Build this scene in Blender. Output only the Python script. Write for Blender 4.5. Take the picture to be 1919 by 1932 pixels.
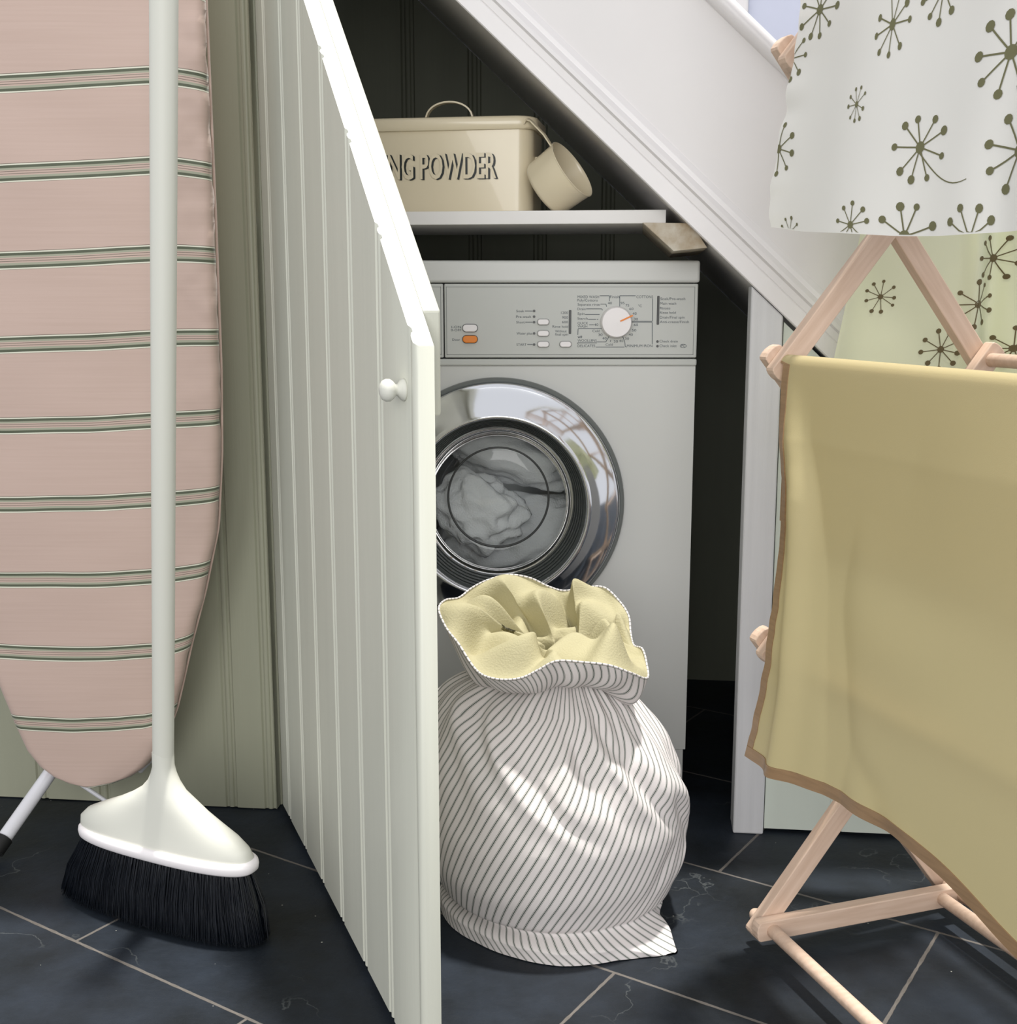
import bpy, bmesh, math, random
from mathutils import Vector as V, Matrix, noise
random.seed(7)
PI = math.pi
D = bpy.data
for o in list(D.objects): D.objects.remove(o)
COL = bpy.context.scene.collection
SC = bpy.context.scene
# ------------------------------------------------------------------ camera
CH = 0.797; PITCH = math.atan(0.1779); F = 2283.0
cam = D.cameras.new('camera'); co = D.objects.new('camera', cam); COL.objects.link(co)
cam.sensor_fit = 'HORIZONTAL'; cam.sensor_width = 36; cam.lens = 36 * F / 1919
cam.clip_start = 0.02
co.location = (0, 0, CH); co.rotation_euler = (PI/2 - PITCH, 0, 0)
SC.camera = co
# ------------------------------------------------------------------ light
w = D.worlds.new('world'); SC.world = w; w.use_nodes = True
bg = w.node_tree.nodes['Background']
bg.inputs['Color'].default_value = (0.95, 0.965, 1.0, 1); bg.inputs['Strength'].default_value = 0.72
sun = D.lights.new('sun', 'SUN'); sun.energy = 4.0; sun.angle = math.radians(3.0); sun.color = (1, 0.97, 0.92)
so = D.objects.new('sun', sun); COL.objects.link(so)
SUN_TO = V((0.10, 0.10, 1.0)).normalized()
so.rotation_euler = SUN_TO.to_track_quat('Z', 'Y').to_euler(); so.location = (0.4, 0.9, 3)
fill_light = D.lights.new('front_fill', 'AREA'); fill_light.shape = 'RECTANGLE'; fill_light.size = 2.4; fill_light.size_y = 1.6; fill_light.energy = 52; fill_light.color = (1, 0.985, 0.96)  # broad area light added behind the camera to brighten the machine front
wo = D.objects.new('front_fill', fill_light); COL.objects.link(wo)
wo.location = (-0.35, -1.9, 1.35); wo.rotation_euler = (V((-0.35, -1.9, 1.35)) - V((0.1, 1.8, 0.65))).to_track_quat('Z', 'Y').to_euler()
vs = SC.view_settings; vs.view_transform = 'Standard'; vs.look = 'None'; vs.exposure = 0.2; vs.gamma = 1.0; vs.use_curve_mapping = False

# ------------------------------------------------------------------ points measured from the photograph
ct, st = math.cos(PITCH), math.sin(PITCH)
def ray(px, py):
    a = (px - 959.5) / F; b = (py - 966) / F
    return V((a, ct - b*st, -st - b*ct))
CAM = V((0, 0, CH))
def onY(px, py, y): d = ray(px, py); return CAM + d*(y/d.y)
def onZ(px, py, z): d = ray(px, py); return CAM + d*((z-CH)/d.z)
def onP(px, py, p, n): d = ray(px, py); return CAM + d*((V(p)-CAM).dot(n)/d.dot(n))

# ------------------------------------------------------------------ materials
def srgb(r, g, b):
    f = lambda c: ((c/255)/12.92 if c/255 <= 0.04045 else ((c/255+0.055)/1.055)**2.4)
    return (f(r), f(g), f(b), 1)
MATS = {}
def N(t, ty, **kw):
    n = t.nodes.new(ty)
    for k, v in kw.items(): setattr(n, k, v)
    return n
def mat(name, col, rough=0.5, metal=0.0, var=0.0, vscale=(8, 8, 8), bump=0.0, bscale=(60, 60, 60), bdist=0.002, spec=0.5, transl=0.0, col2=None, coat=0.0, tcol=None):
    m = D.materials.new(name); m.use_nodes = True; t = m.node_tree; L = t.links
    p = t.nodes['Principled BSDF']; out = t.nodes['Material Output']
    p.inputs['Base Color'].default_value = col; p.inputs['Roughness'].default_value = rough; p.inputs['Metallic'].default_value = metal
    p.inputs['Specular IOR Level'].default_value = spec; p.inputs['Coat Weight'].default_value = coat
    tc = N(t, 'ShaderNodeTexCoord')
    if var > 0 or col2:
        mp = N(t, 'ShaderNodeMapping'); mp.inputs['Scale'].default_value = vscale; L.new(tc.outputs['Object'], mp.inputs[0])
        nz = N(t, 'ShaderNodeTexNoise'); nz.inputs['Scale'].default_value = 1; nz.inputs['Detail'].default_value = 5; L.new(mp.outputs[0], nz.inputs['Vector'])
        mr = N(t, 'ShaderNodeMapRange'); mr.inputs[1].default_value = 0.3; mr.inputs[2].default_value = 0.7; L.new(nz.outputs['Fac'], mr.inputs[0])
        mx = N(t, 'ShaderNodeMix', data_type='RGBA'); L.new(mr.outputs[0], mx.inputs[0])
        c2 = col2 or tuple(c*(1-var) for c in col[:3]) + (1,)
        mx.inputs[6].default_value = col; mx.inputs[7].default_value = c2
        L.new(mx.outputs[2], p.inputs['Base Color'])
    if bump > 0:
        mp = N(t, 'ShaderNodeMapping'); mp.inputs['Scale'].default_value = bscale; L.new(tc.outputs['Object'], mp.inputs[0])
        nz = N(t, 'ShaderNodeTexNoise'); nz.inputs['Scale'].default_value = 1; nz.inputs['Detail'].default_value = 6; L.new(mp.outputs[0], nz.inputs['Vector'])
        b = N(t, 'ShaderNodeBump'); b.inputs['Strength'].default_value = bump; b.inputs['Distance'].default_value = bdist
        L.new(nz.outputs['Fac'], b.inputs['Height']); L.new(b.outputs[0], p.inputs['Normal'])
    if transl > 0:
        tr = N(t, 'ShaderNodeBsdfTranslucent'); tr.inputs[0].default_value = tcol or col
        ms = N(t, 'ShaderNodeMixShader'); ms.inputs[0].default_value = transl
        L.new(p.outputs[0], ms.inputs[1]); L.new(tr.outputs[0], ms.inputs[2]); L.new(ms.outputs[0], out.inputs[0])
    MATS[name] = m
    return m
def math_node(t, op, a, b=None, c=None):
    n = N(t, 'ShaderNodeMath', operation=op)
    for i, v in enumerate((a, b, c)):
        if v is None: continue
        if isinstance(v, (int, float)): n.inputs[i].default_value = v
        else: t.links.new(v, n.inputs[i])
    return n.outputs[0]
def ramp(t, fac, stops):
    r = N(t, 'ShaderNodeValToRGB'); r.color_ramp.interpolation = 'CONSTANT'
    e = r.color_ramp.elements
    e[0].position = stops[0][0]; e[0].color = stops[0][1]
    e[1].position = stops[1][0]; e[1].color = stops[1][1]
    for pos, c in stops[2:]:
        x = e.new(pos); x.color = c
    t.links.new(fac, r.inputs[0]); return r.outputs[0]

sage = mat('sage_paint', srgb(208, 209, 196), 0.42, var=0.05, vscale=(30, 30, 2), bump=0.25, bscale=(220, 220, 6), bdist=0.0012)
sage_shaded = mat('shaded_sage_paint', srgb(162, 163, 143), 0.45, var=0.05, vscale=(30, 30, 2), bump=0.25, bscale=(220, 220, 6), bdist=0.0012)  # darker sage: shade beside door and ironing board is in the colour
pale_wall = mat('pale_green_paint', srgb(212, 219, 208), 0.5, var=0.04, vscale=(20, 20, 2), bump=0.2, bscale=(150, 150, 10), bdist=0.001)
white_paint = mat('white_gloss_paint', srgb(232, 229, 229), 0.38, var=0.04, vscale=(6, 6, 6), bump=0.25, bscale=(70, 70, 70), bdist=0.001)
post_paint = mat('worn_white_paint', srgb(214, 214, 216), 0.5, var=0.10, vscale=(60, 60, 3), bump=0.35, bscale=(150, 150, 8), bdist=0.0015)
plaster = mat('white_plaster', srgb(228, 225, 224), 0.6, var=0.03, bump=0.15, bscale=(40, 40, 40), bdist=0.001)
blue_wall = mat('pale_blue_paint', srgb(205, 210, 228), 0.6, var=0.04, bump=0.2, bscale=(60, 60, 60))
dark_board = mat('shade_darkened_board', srgb(104, 107, 92), 0.6, var=0.1, vscale=(20, 20, 2), bump=0.2, bscale=(100, 100, 6))  # cupboard boards: the dimness inside is put into the colour
black_wall = mat('shade_blackened_wall', srgb(22, 28, 24), 0.9, var=0.2)  # near-black colour stands in for the unlit gap beside the machine
enamel = mat('machine_white_enamel', srgb(206, 207, 204), 0.32, spec=0.4, var=0.02, vscale=(3, 3, 3))
enamel_panel = mat('machine_panel_grey', srgb(196, 198, 194), 0.42, spec=0.3)
white_plastic = mat('white_plastic', srgb(236, 232, 232), 0.35)
seam_dark = mat('seam_black', srgb(18, 20, 24), 0.6)
ink = mat('grey_ink', srgb(66, 76, 84), 0.6)
orange = mat('orange_plastic', srgb(232, 132, 28), 0.4)
dark_plastic = mat('dark_grey_plastic', srgb(60, 62, 62), 0.35)
chrome = mat('polished_steel', (0.78, 0.79, 0.82, 1), 0.10, metal=1.0, bump=0.08, bscale=(14, 14, 14), bdist=0.002)
rim_grey = mat('rim_grey_plastic', srgb(112, 116, 114), 0.3)
gasket = mat('grey_rubber_gasket', srgb(70, 75, 74), 0.35, spec=0.6)
drum_steel = mat('drum_steel', (0.55, 0.56, 0.56, 1), 0.35, metal=0.9)
towel = mat('white_towelling', srgb(246, 247, 248), 0.9, bump=0.8, bscale=(350, 350, 350), bdist=0.002)
cream = mat('cream_enamel', srgb(224, 212, 184), 0.28, var=0.02, coat=0.3)
ink_black = mat('black_enamel_lettering', srgb(18, 26, 26), 0.4)
shelf_paint = mat('shelf_paint', srgb(232, 230, 228), 0.5, var=0.05, vscale=(10, 10, 10))
stained = mat('stained_old_wood', srgb(202, 196, 182), 0.7, col2=srgb(160, 140, 112), vscale=(45, 45, 45))
broom_white = mat('cream_white_plastic', srgb(214, 214, 204), 0.5, spec=0.35)
broom_rim = mat('white_rubber_trim', srgb(248, 243, 244), 0.4)
bristle_m = mat('black_bristles', srgb(14, 19, 27), 0.22, spec=1.0)
tube_white = mat('white_lacquered_steel', srgb(226, 226, 232), 0.3)
black_rubber = mat('black_rubber', srgb(20, 20, 20), 0.6)
wood = mat('pale_beech', srgb(220, 194, 174), 0.42, col2=srgb(204, 176, 154), vscale=(14, 160, 160), bump=0.15, bscale=(60, 500, 500), bdist=0.0008)
wood_end = mat('beech_end_grain', srgb(222, 176, 128), 0.5, col2=srgb(198, 146, 100), vscale=(90, 90, 90))
yellow = mat('straw_yellow_cotton', srgb(206, 194, 150), 0.5, spec=0.35, transl=0.28, tcol=srgb(232, 212, 150), bump=0.25, bscale=(900, 900, 900), bdist=0.0005)
trim_brown = mat('brown_ribbon', srgb(158, 128, 96), 0.42, spec=0.4, var=0.2, vscale=(30, 30, 300))
sheet_m = mat('white_printed_cotton', srgb(240, 238, 234), 0.75, transl=0.22, tcol=srgb(240, 240, 226), bump=0.15, bscale=(900, 900, 900), bdist=0.0004)
sheet_m2 = mat('lime_white_printed_cotton', srgb(236, 238, 216), 0.75, transl=0.35, tcol=srgb(238, 244, 196), bump=0.15, bscale=(900, 900, 900), bdist=0.0004)
motif_m = mat('olive_print', srgb(112, 110, 78), 0.8)
motif_m2 = mat('brown_print', srgb(104, 92, 62), 0.8)
green_lining = mat('olive_yellow_linen', srgb(182, 175, 140), 0.85, transl=0.05, tcol=srgb(190, 182, 130), bump=0.7, bscale=(420, 420, 420), bdist=0.0012)

# ticking stripes for the laundry bag, drawn along the UV of the cloth
def ticking():
    m = D.materials.new('green_ticking_stripe'); m.use_nodes = True; t = m.node_tree; L = t.links
    p = t.nodes['Principled BSDF']; p.inputs['Roughness'].default_value = 0.85; p.inputs['Specular IOR Level'].default_value = 0.25
    uv = N(t, 'ShaderNodeUVMap'); sx = N(t, 'ShaderNodeSeparateXYZ'); L.new(uv.outputs[0], sx.inputs[0])
    fr = math_node(t, 'FRACT', sx.outputs[0])
    wt = srgb(224, 218, 217); g = srgb(80, 90, 82); lg = srgb(140, 144, 136)
    c = ramp(t, fr, [(0, wt), (0.32, lg), (0.37, wt), (0.42, g), (0.54, wt), (0.59, lg), (0.64, wt)])
    L.new(c, p.inputs['Base Color'])
    tc = N(t, 'ShaderNodeTexCoord'); nz = N(t, 'ShaderNodeTexNoise'); nz.inputs['Scale'].default_value = 700; L.new(tc.outputs['Object'], nz.inputs['Vector'])
    b = N(t, 'ShaderNodeBump'); b.inputs['Strength'].default_value = 0.25; b.inputs['Distance'].default_value = 0.0006
    L.new(nz.outputs['Fac'], b.inputs['Height']); L.new(b.outputs[0], p.inputs['Normal'])
    return m
ticking_m = ticking()
def board_cover():
    m = D.materials.new('pink_striped_cover'); m.use_nodes = True; t = m.node_tree; L = t.links
    p = t.nodes['Principled BSDF']; p.inputs['Roughness'].default_value = 0.6; p.inputs['Specular IOR Level'].default_value = 0.35
    p.inputs['Sheen Weight'].default_value = 0.15
    uv = N(t, 'ShaderNodeUVMap'); sx = N(t, 'ShaderNodeSeparateXYZ'); L.new(uv.outputs[0], sx.inputs[0])
    fr = math_node(t, 'FRACT', sx.outputs[1])
    pk = srgb(204, 180, 168); w1 = srgb(228, 228, 210); dg = srgb(92, 98, 80); hg = srgb(168, 170, 150); tl = srgb(132, 120, 108)
    c0 = 0.38
    # band of 30 px in a 157 px period
    k = 1/157.0
    st_ = [(0, pk), (c0, tl), (c0+1*k, w1), (c0+3.2*k, dg), (c0+8.4*k, hg), (c0+12.2*k, pk), (c0+15*k, tl), (c0+16.2*k, pk), (c0+19.4*k, tl), (c0+20.4*k, pk), (c0+22*k, hg), (c0+26*k, dg), (c0+31*k, w1), (c0+33.4*k, tl), (c0+34.4*k, pk)]
    c = ramp(t, fr, st_)
    # weave streaks
    tc = N(t, 'ShaderNodeTexCoord'); mp = N(t, 'ShaderNodeMapping'); mp.inputs['Scale'].default_value = (6, 6, 260); L.new(tc.outputs['Object'], mp.inputs[0])
    nz = N(t, 'ShaderNodeTexNoise'); nz.inputs['Scale'].default_value = 1; nz.inputs['Detail'].default_value = 4; L.new(mp.outputs[0], nz.inputs['Vector'])
    mx = N(t, 'ShaderNodeMix', data_type='RGBA', blend_type='MULTIPLY'); mr = N(t, 'ShaderNodeMapRange'); mr.inputs[1].default_value = .35; mr.inputs[2].default_value = .75
    L.new(nz.outputs['Fac'], mr.inputs[0]); f = math_node(t, 'MULTIPLY', mr.outputs[0], 0.5); L.new(f, mx.inputs[0]); L.new(c, mx.inputs[6]); mx.inputs[7].default_value = (0.90, 0.88, 0.86, 1)
    L.new(mx.outputs[2], p.inputs['Base Color'])
    b = N(t, 'ShaderNodeBump'); b.inputs['Strength'].default_value = 0.2; b.inputs['Distance'].default_value = 0.0008
    L.new(nz.outputs['Fac'], b.inputs['Height']); L.new(b.outputs[0], p.inputs['Normal'])
    return m
cover_m = board_cover()
def slate():
    m = D.materials.new('slate_tiles'); m.use_nodes = True; t = m.node_tree; L = t.links
    p = t.nodes['Principled BSDF']
    tc = N(t, 'ShaderNodeTexCoord'); mp = N(t, 'ShaderNodeMapping', vector_type='POINT'); mp.inputs['Rotation'].default_value = (0, 0, math.radians(33.3))
    L.new(tc.outputs['Object'], mp.inputs[0]); sx = N(t, 'ShaderNodeSeparateXYZ'); L.new(mp.outputs[0], sx.inputs[0])
    y = math_node(t, 'DIVIDE', math_node(t, 'SUBTRACT', sx.outputs[1], 0.873), 0.3085)
    row = math_node(t, 'FLOOR', y); fy = math_node(t, 'SUBTRACT', y, row)
    par = math_node(t, 'MULTIPLY', math_node(t, 'MODULO', math_node(t, 'ADD', row, 20), 2), 0.5)
    x = math_node(t, 'SUBTRACT', math_node(t, 'DIVIDE', math_node(t, 'ADD', sx.outputs[0], 0.624), 0.60), par)
    cl = math_node(t, 'FLOOR', x); fx = math_node(t, 'SUBTRACT', x, cl)
    nz0 = N(t, 'ShaderNodeTexNoise'); nz0.inputs['Scale'].default_value = 60; nz0.inputs['Detail'].default_value = 3; L.new(tc.outputs['Object'], nz0.inputs['Vector'])
    jit = math_node(t, 'MULTIPLY', math_node(t, 'SUBTRACT', nz0.outputs['Fac'], 0.5), 0.0028)
    dy = math_node(t, 'MULTIPLY', math_node(t, 'MINIMUM', fy, math_node(t, 'SUBTRACT', 1, fy)), 0.3085)
    dx = math_node(t, 'MULTIPLY', math_node(t, 'MINIMUM', fx, math_node(t, 'SUBTRACT', 1, fx)), 0.60)
    d = math_node(t, 'ADD', math_node(t, 'MINIMUM', dx, dy), jit)
    g = N(t, 'ShaderNodeMapRange'); g.inputs[1].default_value = 0.0017; g.inputs[2].default_value = 0.0024; L.new(d, g.inputs[0])
    # slate colour
    nz = N(t, 'ShaderNodeTexNoise'); nz.inputs['Scale'].default_value = 5; nz.inputs['Detail'].default_value = 10; nz.inputs['Roughness'].default_value = 0.65; L.new(tc.outputs['Object'], nz.inputs['Vector'])
    cr = N(t, 'ShaderNodeValToRGB'); e = cr.color_ramp.elements; e[0].position = 0.35; e[0].color = srgb(19, 23, 26); e[1].position = 0.7; e[1].color = srgb(40, 47, 57); L.new(nz.outputs['Fac'], cr.inputs[0])
    # thin veins
    nzd = N(t, 'ShaderNodeTexNoise'); nzd.inputs['Scale'].default_value = 7; nzd.inputs['Detail'].default_value = 6; L.new(tc.outputs['Object'], nzd.inputs['Vector'])
    ad = N(t, 'ShaderNodeMix', data_type='VECTOR'); ad.inputs[0].default_value = 0.22; L.new(tc.outputs['Object'], ad.inputs[4]); L.new(nzd.outputs['Color'], ad.inputs[5])
    vo = N(t, 'ShaderNodeTexVoronoi', feature='DISTANCE_TO_EDGE'); vo.inputs['Scale'].default_value = 3.1; L.new(ad.outputs[1], vo.inputs['Vector'])
    vm = N(t, 'ShaderNodeMapRange'); vm.inputs[1].default_value = 0.001; vm.inputs[2].default_value = 0.004; vm.inputs[3].default_value = 0.4; vm.inputs[4].default_value = 0; L.new(vo.outputs['Distance'], vm.inputs[0])
    nzm = N(t, 'ShaderNodeTexNoise'); nzm.inputs['Scale'].default_value = 9; nzm.inputs['Detail'].default_value = 2; L.new(tc.outputs['Object'], nzm.inputs['Vector'])
    vmask = N(t, 'ShaderNodeMapRange'); vmask.inputs[1].default_value = 0.47; vmask.inputs[2].default_value = 0.62; L.new(nzm.outputs['Fac'], vmask.inputs[0])
    vf = math_node(t, 'MULTIPLY', vm.outputs[0], vmask.outputs[0])
    m1 = N(t, 'ShaderNodeMix', data_type='RGBA'); L.new(vf, m1.inputs[0]); L.new(cr.outputs[0], m1.inputs[6]); m1.inputs[7].default_value = srgb(98, 102, 102)
    # white specks
    vs_ = N(t, 'ShaderNodeTexVoronoi'); vs_.inputs['Scale'].default_value = 60; L.new(tc.outputs['Object'], vs_.inputs['Vector'])
    sc = N(t, 'ShaderNodeSeparateColor'); L.new(vs_.outputs['Color'], sc.inputs[0])
    rad = math_node(t, 'MULTIPLY', math_node(t, 'POWER', sc.outputs[0], 3.0), 0.085)
    sp = math_node(t, 'LESS_THAN', vs_.outputs['Distance'], rad)
    sel = math_node(t, 'GREATER_THAN', sc.outputs[1], 0.55)
    spf = math_node(t, 'MULTIPLY', math_node(t, 'MULTIPLY', sp, sel), 0.75)
    m2 = N(t, 'ShaderNodeMix', data_type='RGBA'); L.new(spf, m2.inputs[0]); L.new(m1.outputs[2], m2.inputs[6]); m2.inputs[7].default_value = srgb(190, 190, 180)
    gn = N(t, 'ShaderNodeMix', data_type='RGBA'); L.new(nz0.outputs['Fac'], gn.inputs[0]); gn.inputs[6].default_value = srgb(78, 75, 72); gn.inputs[7].default_value = srgb(124, 118, 112)
    m3 = N(t, 'ShaderNodeMix', data_type='RGBA'); L.new(g.outputs[0], m3.inputs[0]); L.new(gn.outputs[2], m3.inputs[6]); L.new(m2.outputs[2], m3.inputs[7])
    L.new(m3.outputs[2], p.inputs['Base Color'])
    rr = N(t, 'ShaderNodeMapRange'); rr.inputs[3].default_value = 0.42; rr.inputs[4].default_value = 0.62; L.new(nz.outputs['Fac'], rr.inputs[0]); L.new(rr.outputs[0], p.inputs['Roughness'])
    p.inputs['Specular IOR Level'].default_value = 0.24
    nb = N(t, 'ShaderNodeTexNoise'); nb.inputs['Scale'].default_value = 28; nb.inputs['Detail'].default_value = 9; nb.inputs['Roughness'].default_value = 0.6; L.new(tc.outputs['Object'], nb.inputs['Vector'])
    h = math_node(t, 'ADD', math_node(t, 'MULTIPLY', nb.outputs['Fac'], 0.7), math_node(t, 'MULTIPLY', g.outputs[0], 0.35))
    b = N(t, 'ShaderNodeBump'); b.inputs['Strength'].default_value = 0.55; b.inputs['Distance'].default_value = 0.004
    L.new(h, b.inputs['Height']); L.new(b.outputs[0], p.inputs['Normal'])
    return m
slate_m = slate()
def glass():
    m = D.materials.new('clear_glass'); m.use_nodes = True; t = m.node_tree; L = t.links
    t.nodes.remove(t.nodes['Principled BSDF']); out = t.nodes['Material Output']
    tr = N(t, 'ShaderNodeBsdfTransparent'); tr.inputs[0].default_value = (0.90, 0.92, 0.92, 1)
    gl = N(t, 'ShaderNodeBsdfGlossy'); gl.inputs['Roughness'].default_value = 0.03
    fr = N(t, 'ShaderNodeFresnel'); fr.inputs[0].default_value = 1.4
    ms = N(t, 'ShaderNodeMixShader'); L.new(fr.outputs[0], ms.inputs[0]); L.new(tr.outputs[0], ms.inputs[1]); L.new(gl.outputs[0], ms.inputs[2]); L.new(ms.outputs[0], out.inputs[0])
    return m
glass_m = glass()

# ------------------------------------------------------------------ mesh helpers
def mesh_obj(name, verts, faces, m, parent=None, smooth=True, uvs=None, mats=None, fm=None):
    me = D.meshes.new(name); me.from_pydata([tuple(v) for v in verts], [], faces)
    for mm in (mats or [m]): me.materials.append(mm)
    if fm: me.polygons.foreach_set('material_index', fm)
    if uvs is not None:
        ul = me.uv_layers.new(name='UVMap')
        ul.data.foreach_set('uv', [c for l in me.loops for c in uvs[l.vertex_index]] if isinstance(uvs, list) else uvs)
    me.polygons.foreach_set('use_smooth', [smooth]*len(me.polygons))
    me.update()
    o = D.objects.new(name, me); COL.objects.link(o)
    if parent: o.parent = parent
    return o
def bevel(o, wd=0.002, seg=2, ang=35):
    b = o.modifiers.new('bevel', 'BEVEL'); b.width = wd; b.segments = seg; b.limit_method = 'ANGLE'; b.angle_limit = math.radians(ang)
    b.harden_normals = False
    return o
class MB:
    def __init__(s): s.v = []; s.f = []
    def add(s, vs, fs):
        n = len(s.v); s.v += [V(a) for a in vs]; s.f += [tuple(i+n for i in f) for f in fs]; return s
    def box(s, lo, hi, M=None):
        x0, y0, z0 = lo; x1, y1, z1 = hi
        vs = [V(p) for p in ((x0,y0,z0),(x1,y0,z0),(x1,y1,z0),(x0,y1,z0),(x0,y0,z1),(x1,y0,z1),(x1,y1,z1),(x0,y1,z1))]
        if M: vs = [M @ v for v in vs]
        return s.add(vs, [(0,3,2,1),(4,5,6,7),(0,1,5,4),(1,2,6,5),(2,3,7,6),(3,0,4,7)])
    def prism(s, poly, a, b):     # poly: list of 2D; a,b functions mapping (u,v) -> 3D for both ends
        n = len(poly); vs = [a(*p) for p in poly] + [b(*p) for p in poly]
        fs = [tuple(range(n))[::-1], tuple(range(n, 2*n))] + [(i, (i+1) % n, n+(i+1) % n, n+i) for i in range(n)]
        return s.add(vs, fs)
    def tube(s, pts, r, seg=16, cap=True):
        pts = [V(p) for p in pts]; n = len(pts); rs = r if isinstance(r, (list, tuple)) else [r]*n
        vs = []; up = None
        for i, p in enumerate(pts):
            d = (pts[min(i+1, n-1)] - pts[max(i-1, 0)]).normalized()
            if up is None: up = V((0, 0, 1)) if abs(d.z) < 0.9 else V((1, 0, 0))
            x = d.cross(up).normalized(); up = x.cross(d).normalized()
            for k in range(seg):
                a = 2*PI*k/seg; vs.append(p + (x*math.cos(a) + up*math.sin(a))*rs[i])
        fs = [(i*seg+k, i*seg+(k+1) % seg, (i+1)*seg+(k+1) % seg, (i+1)*seg+k) for i in range(n-1) for k in range(seg)]
        if cap: fs += [tuple(range(seg))[::-1], tuple(range((n-1)*seg, n*seg))]
        return s.add(vs, fs)
    def lathe(s, prof, M, seg=96, closed=False):   # prof (r, h) ; axis local z
        n = len(prof); vs = [M @ V((r*math.cos(2*PI*k/seg), r*math.sin(2*PI*k/seg), h)) for r, h in prof for k in range(seg)]
        fs = [(i*seg+k, i*seg+(k+1) % seg, (i+1)*seg+(k+1) % seg, (i+1)*seg+k) for i in range(n-1) for k in range(seg)]
        if closed: fs += [((n-1)*seg+k, (n-1)*seg+(k+1) % seg, (k+1) % seg, k) for k in range(seg)]
        return s.add(vs, fs)
    def build(s, name, m, parent=None, smooth=False, fix=True):
        o = mesh_obj(name, s.v, s.f, m, parent, smooth)
        if fix:
            bm = bmesh.new(); bm.from_mesh(o.data); bmesh.ops.recalc_face_normals(bm, faces=bm.faces); bm.to_mesh(o.data); bm.free()
        if smooth:
            try: o.data.shade_auto_smooth = True
            except Exception: pass
        return o
def auto(o, deg=40):   # flat where sharp
    bm = bmesh.new(); bm.from_mesh(o.data)
    for e in bm.edges:
        if len(e.link_faces) == 2 and e.calc_face_angle(0) > math.radians(deg): e.smooth = False
    for f in bm.faces: f.smooth = True
    bm.to_mesh(o.data); bm.free(); return o
def thing(name, label, cat, loc=(0, 0, 0), group=None):
    o = D.objects.new(name, None); COL.objects.link(o); o.location = loc; o.empty_display_size = 0.05
    o['label'] = label; o['category'] = cat
    if group: o['group'] = group
    return o
def tag(o, label, cat, group=None):
    o['label'] = label; o['category'] = cat
    if group: o['group'] = group
    return o
def struct(o): o['kind'] = 'structure'; return o
def reparent(root):   # parts are built in world coordinates; keep them there under an Empty that has a location
    for c in COL.objects:
        if c.parent == root: c.matrix_parent_inverse = Matrix.Translation(-V(root.location))
def text_mesh(txt, bold=False):
    c = D.curves.new('txt', 'FONT'); c.body = txt; c.size = 1; c.resolution_u = 3
    if bold: c.offset = 0.012
    o = D.objects.new('txt', c); COL.objects.link(o)
    bpy.context.view_layer.update(); dg = bpy.context.evaluated_depsgraph_get()
    me = D.meshes.new_from_object(o.evaluated_get(dg)); vs = [v.co.copy() for v in me.vertices]; fs = [tuple(p.vertices) for p in me.polygons]
    D.objects.remove(o); D.curves.remove(c); D.meshes.remove(me)
    return vs, fs

# ------------------------------------------------------------------ the wall frame (the cupboard front)
U = V((0.994, -0.1083, 0)).normalized(); WN = V((U.y, -U.x, 0))      # U along the wall, WN towards the room
W0 = V((0, 1.7555, 0))
def WP(wx, z, d=0): return W0 + U*wx - WN*d + V((0, 0, z))            # d = depth behind the wall face
SL = 0.93
def zl(wx): return 1.130 - SL*wx                                      # lower edge of the stair string

# floor
o = mesh_obj('floor', [(-3, -2.2, 0), (3, -2.2, 0), (3, 3.2, 0), (-3, 3.2, 0), (-3, -2.2, -.05), (3, -2.2, -.05), (3, 3.2, -.05), (-3, 3.2, -.05)], [(0,1,2,3),(7,6,5,4),(0,4,5,1),(1,5,6,2),(2,6,7,3),(3,7,4,0)], slate_m, smooth=False); struct(o)

def tg_profile(s0, s1, beads, r=0.0042, q=0.0028):
    """profile of tongue and groove boarding: list of (s, proud depth)"""
    pr = [(s0, 0)]
    for b in beads:
        if b - r - q*2 <= s0 or b + r + q*2 >= s1: continue
        pr += [(b-r-2*q, 0), (b-r-1.2*q, -q), (b-r-0.2*q, -q)]
        for k in range(7):
            a = PI*k/6; pr.append((b - r*math.cos(a), -q + math.sin(a)*q*1.05))
        pr += [(b+r+0.2*q, -q), (b+r+1.2*q, -q), (b+r+2*q, 0)]
    pr.append((s1, 0)); return pr
def tg_panel(name, prof, P, zb, zt, th, m, parent=None):
    """P(s, z, d): d positive = into the board"""
    n = len(prof); vs = []; fs = []
    ztf = zt if callable(zt) else (lambda s: zt)
    for s, d in prof: vs += [P(s, zb, -d), P(s, ztf(s), -d)]
    for s, d in prof: vs += [P(s, zb, th), P(s, ztf(s), th)]
    for i in range(n-1):
        fs.append((2*i, 2*i+2, 2*i+3, 2*i+1)); j = 2*n+2*i; fs.append((j, j+1, j+3, j+2))
        fs.append((2*i+1, 2*i+3, j+3, j+1)); fs.append((2*i, j, j+2, 2*i+2))
    e = 2*(n-1); fs += [(0, 1, 2*n+1, 2*n), (e, 2*n+e, 2*n+e+1, e+1)]
    o = mesh_obj(name, vs, fs, m, parent, smooth=True)
    bm = bmesh.new(); bm.from_mesh(o.data); bmesh.ops.remove_doubles(bm, verts=bm.verts, dist=1e-6); bmesh.ops.recalc_face_normals(bm, faces=bm.faces); bm.to_mesh(o.data); bm.free()
    return auto(o, 50)

PW = lambda s, z, d: WP(s, z, d)
beads_l = [-0.44 - 0.1045*k for k in range(12)] + [-0.377]
struct(tg_panel('wall_left', tg_profile(-1.5, -0.367, sorted(beads_l)), PW, 0.002, 2.3, 0.02, sage_shaded))
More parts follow.
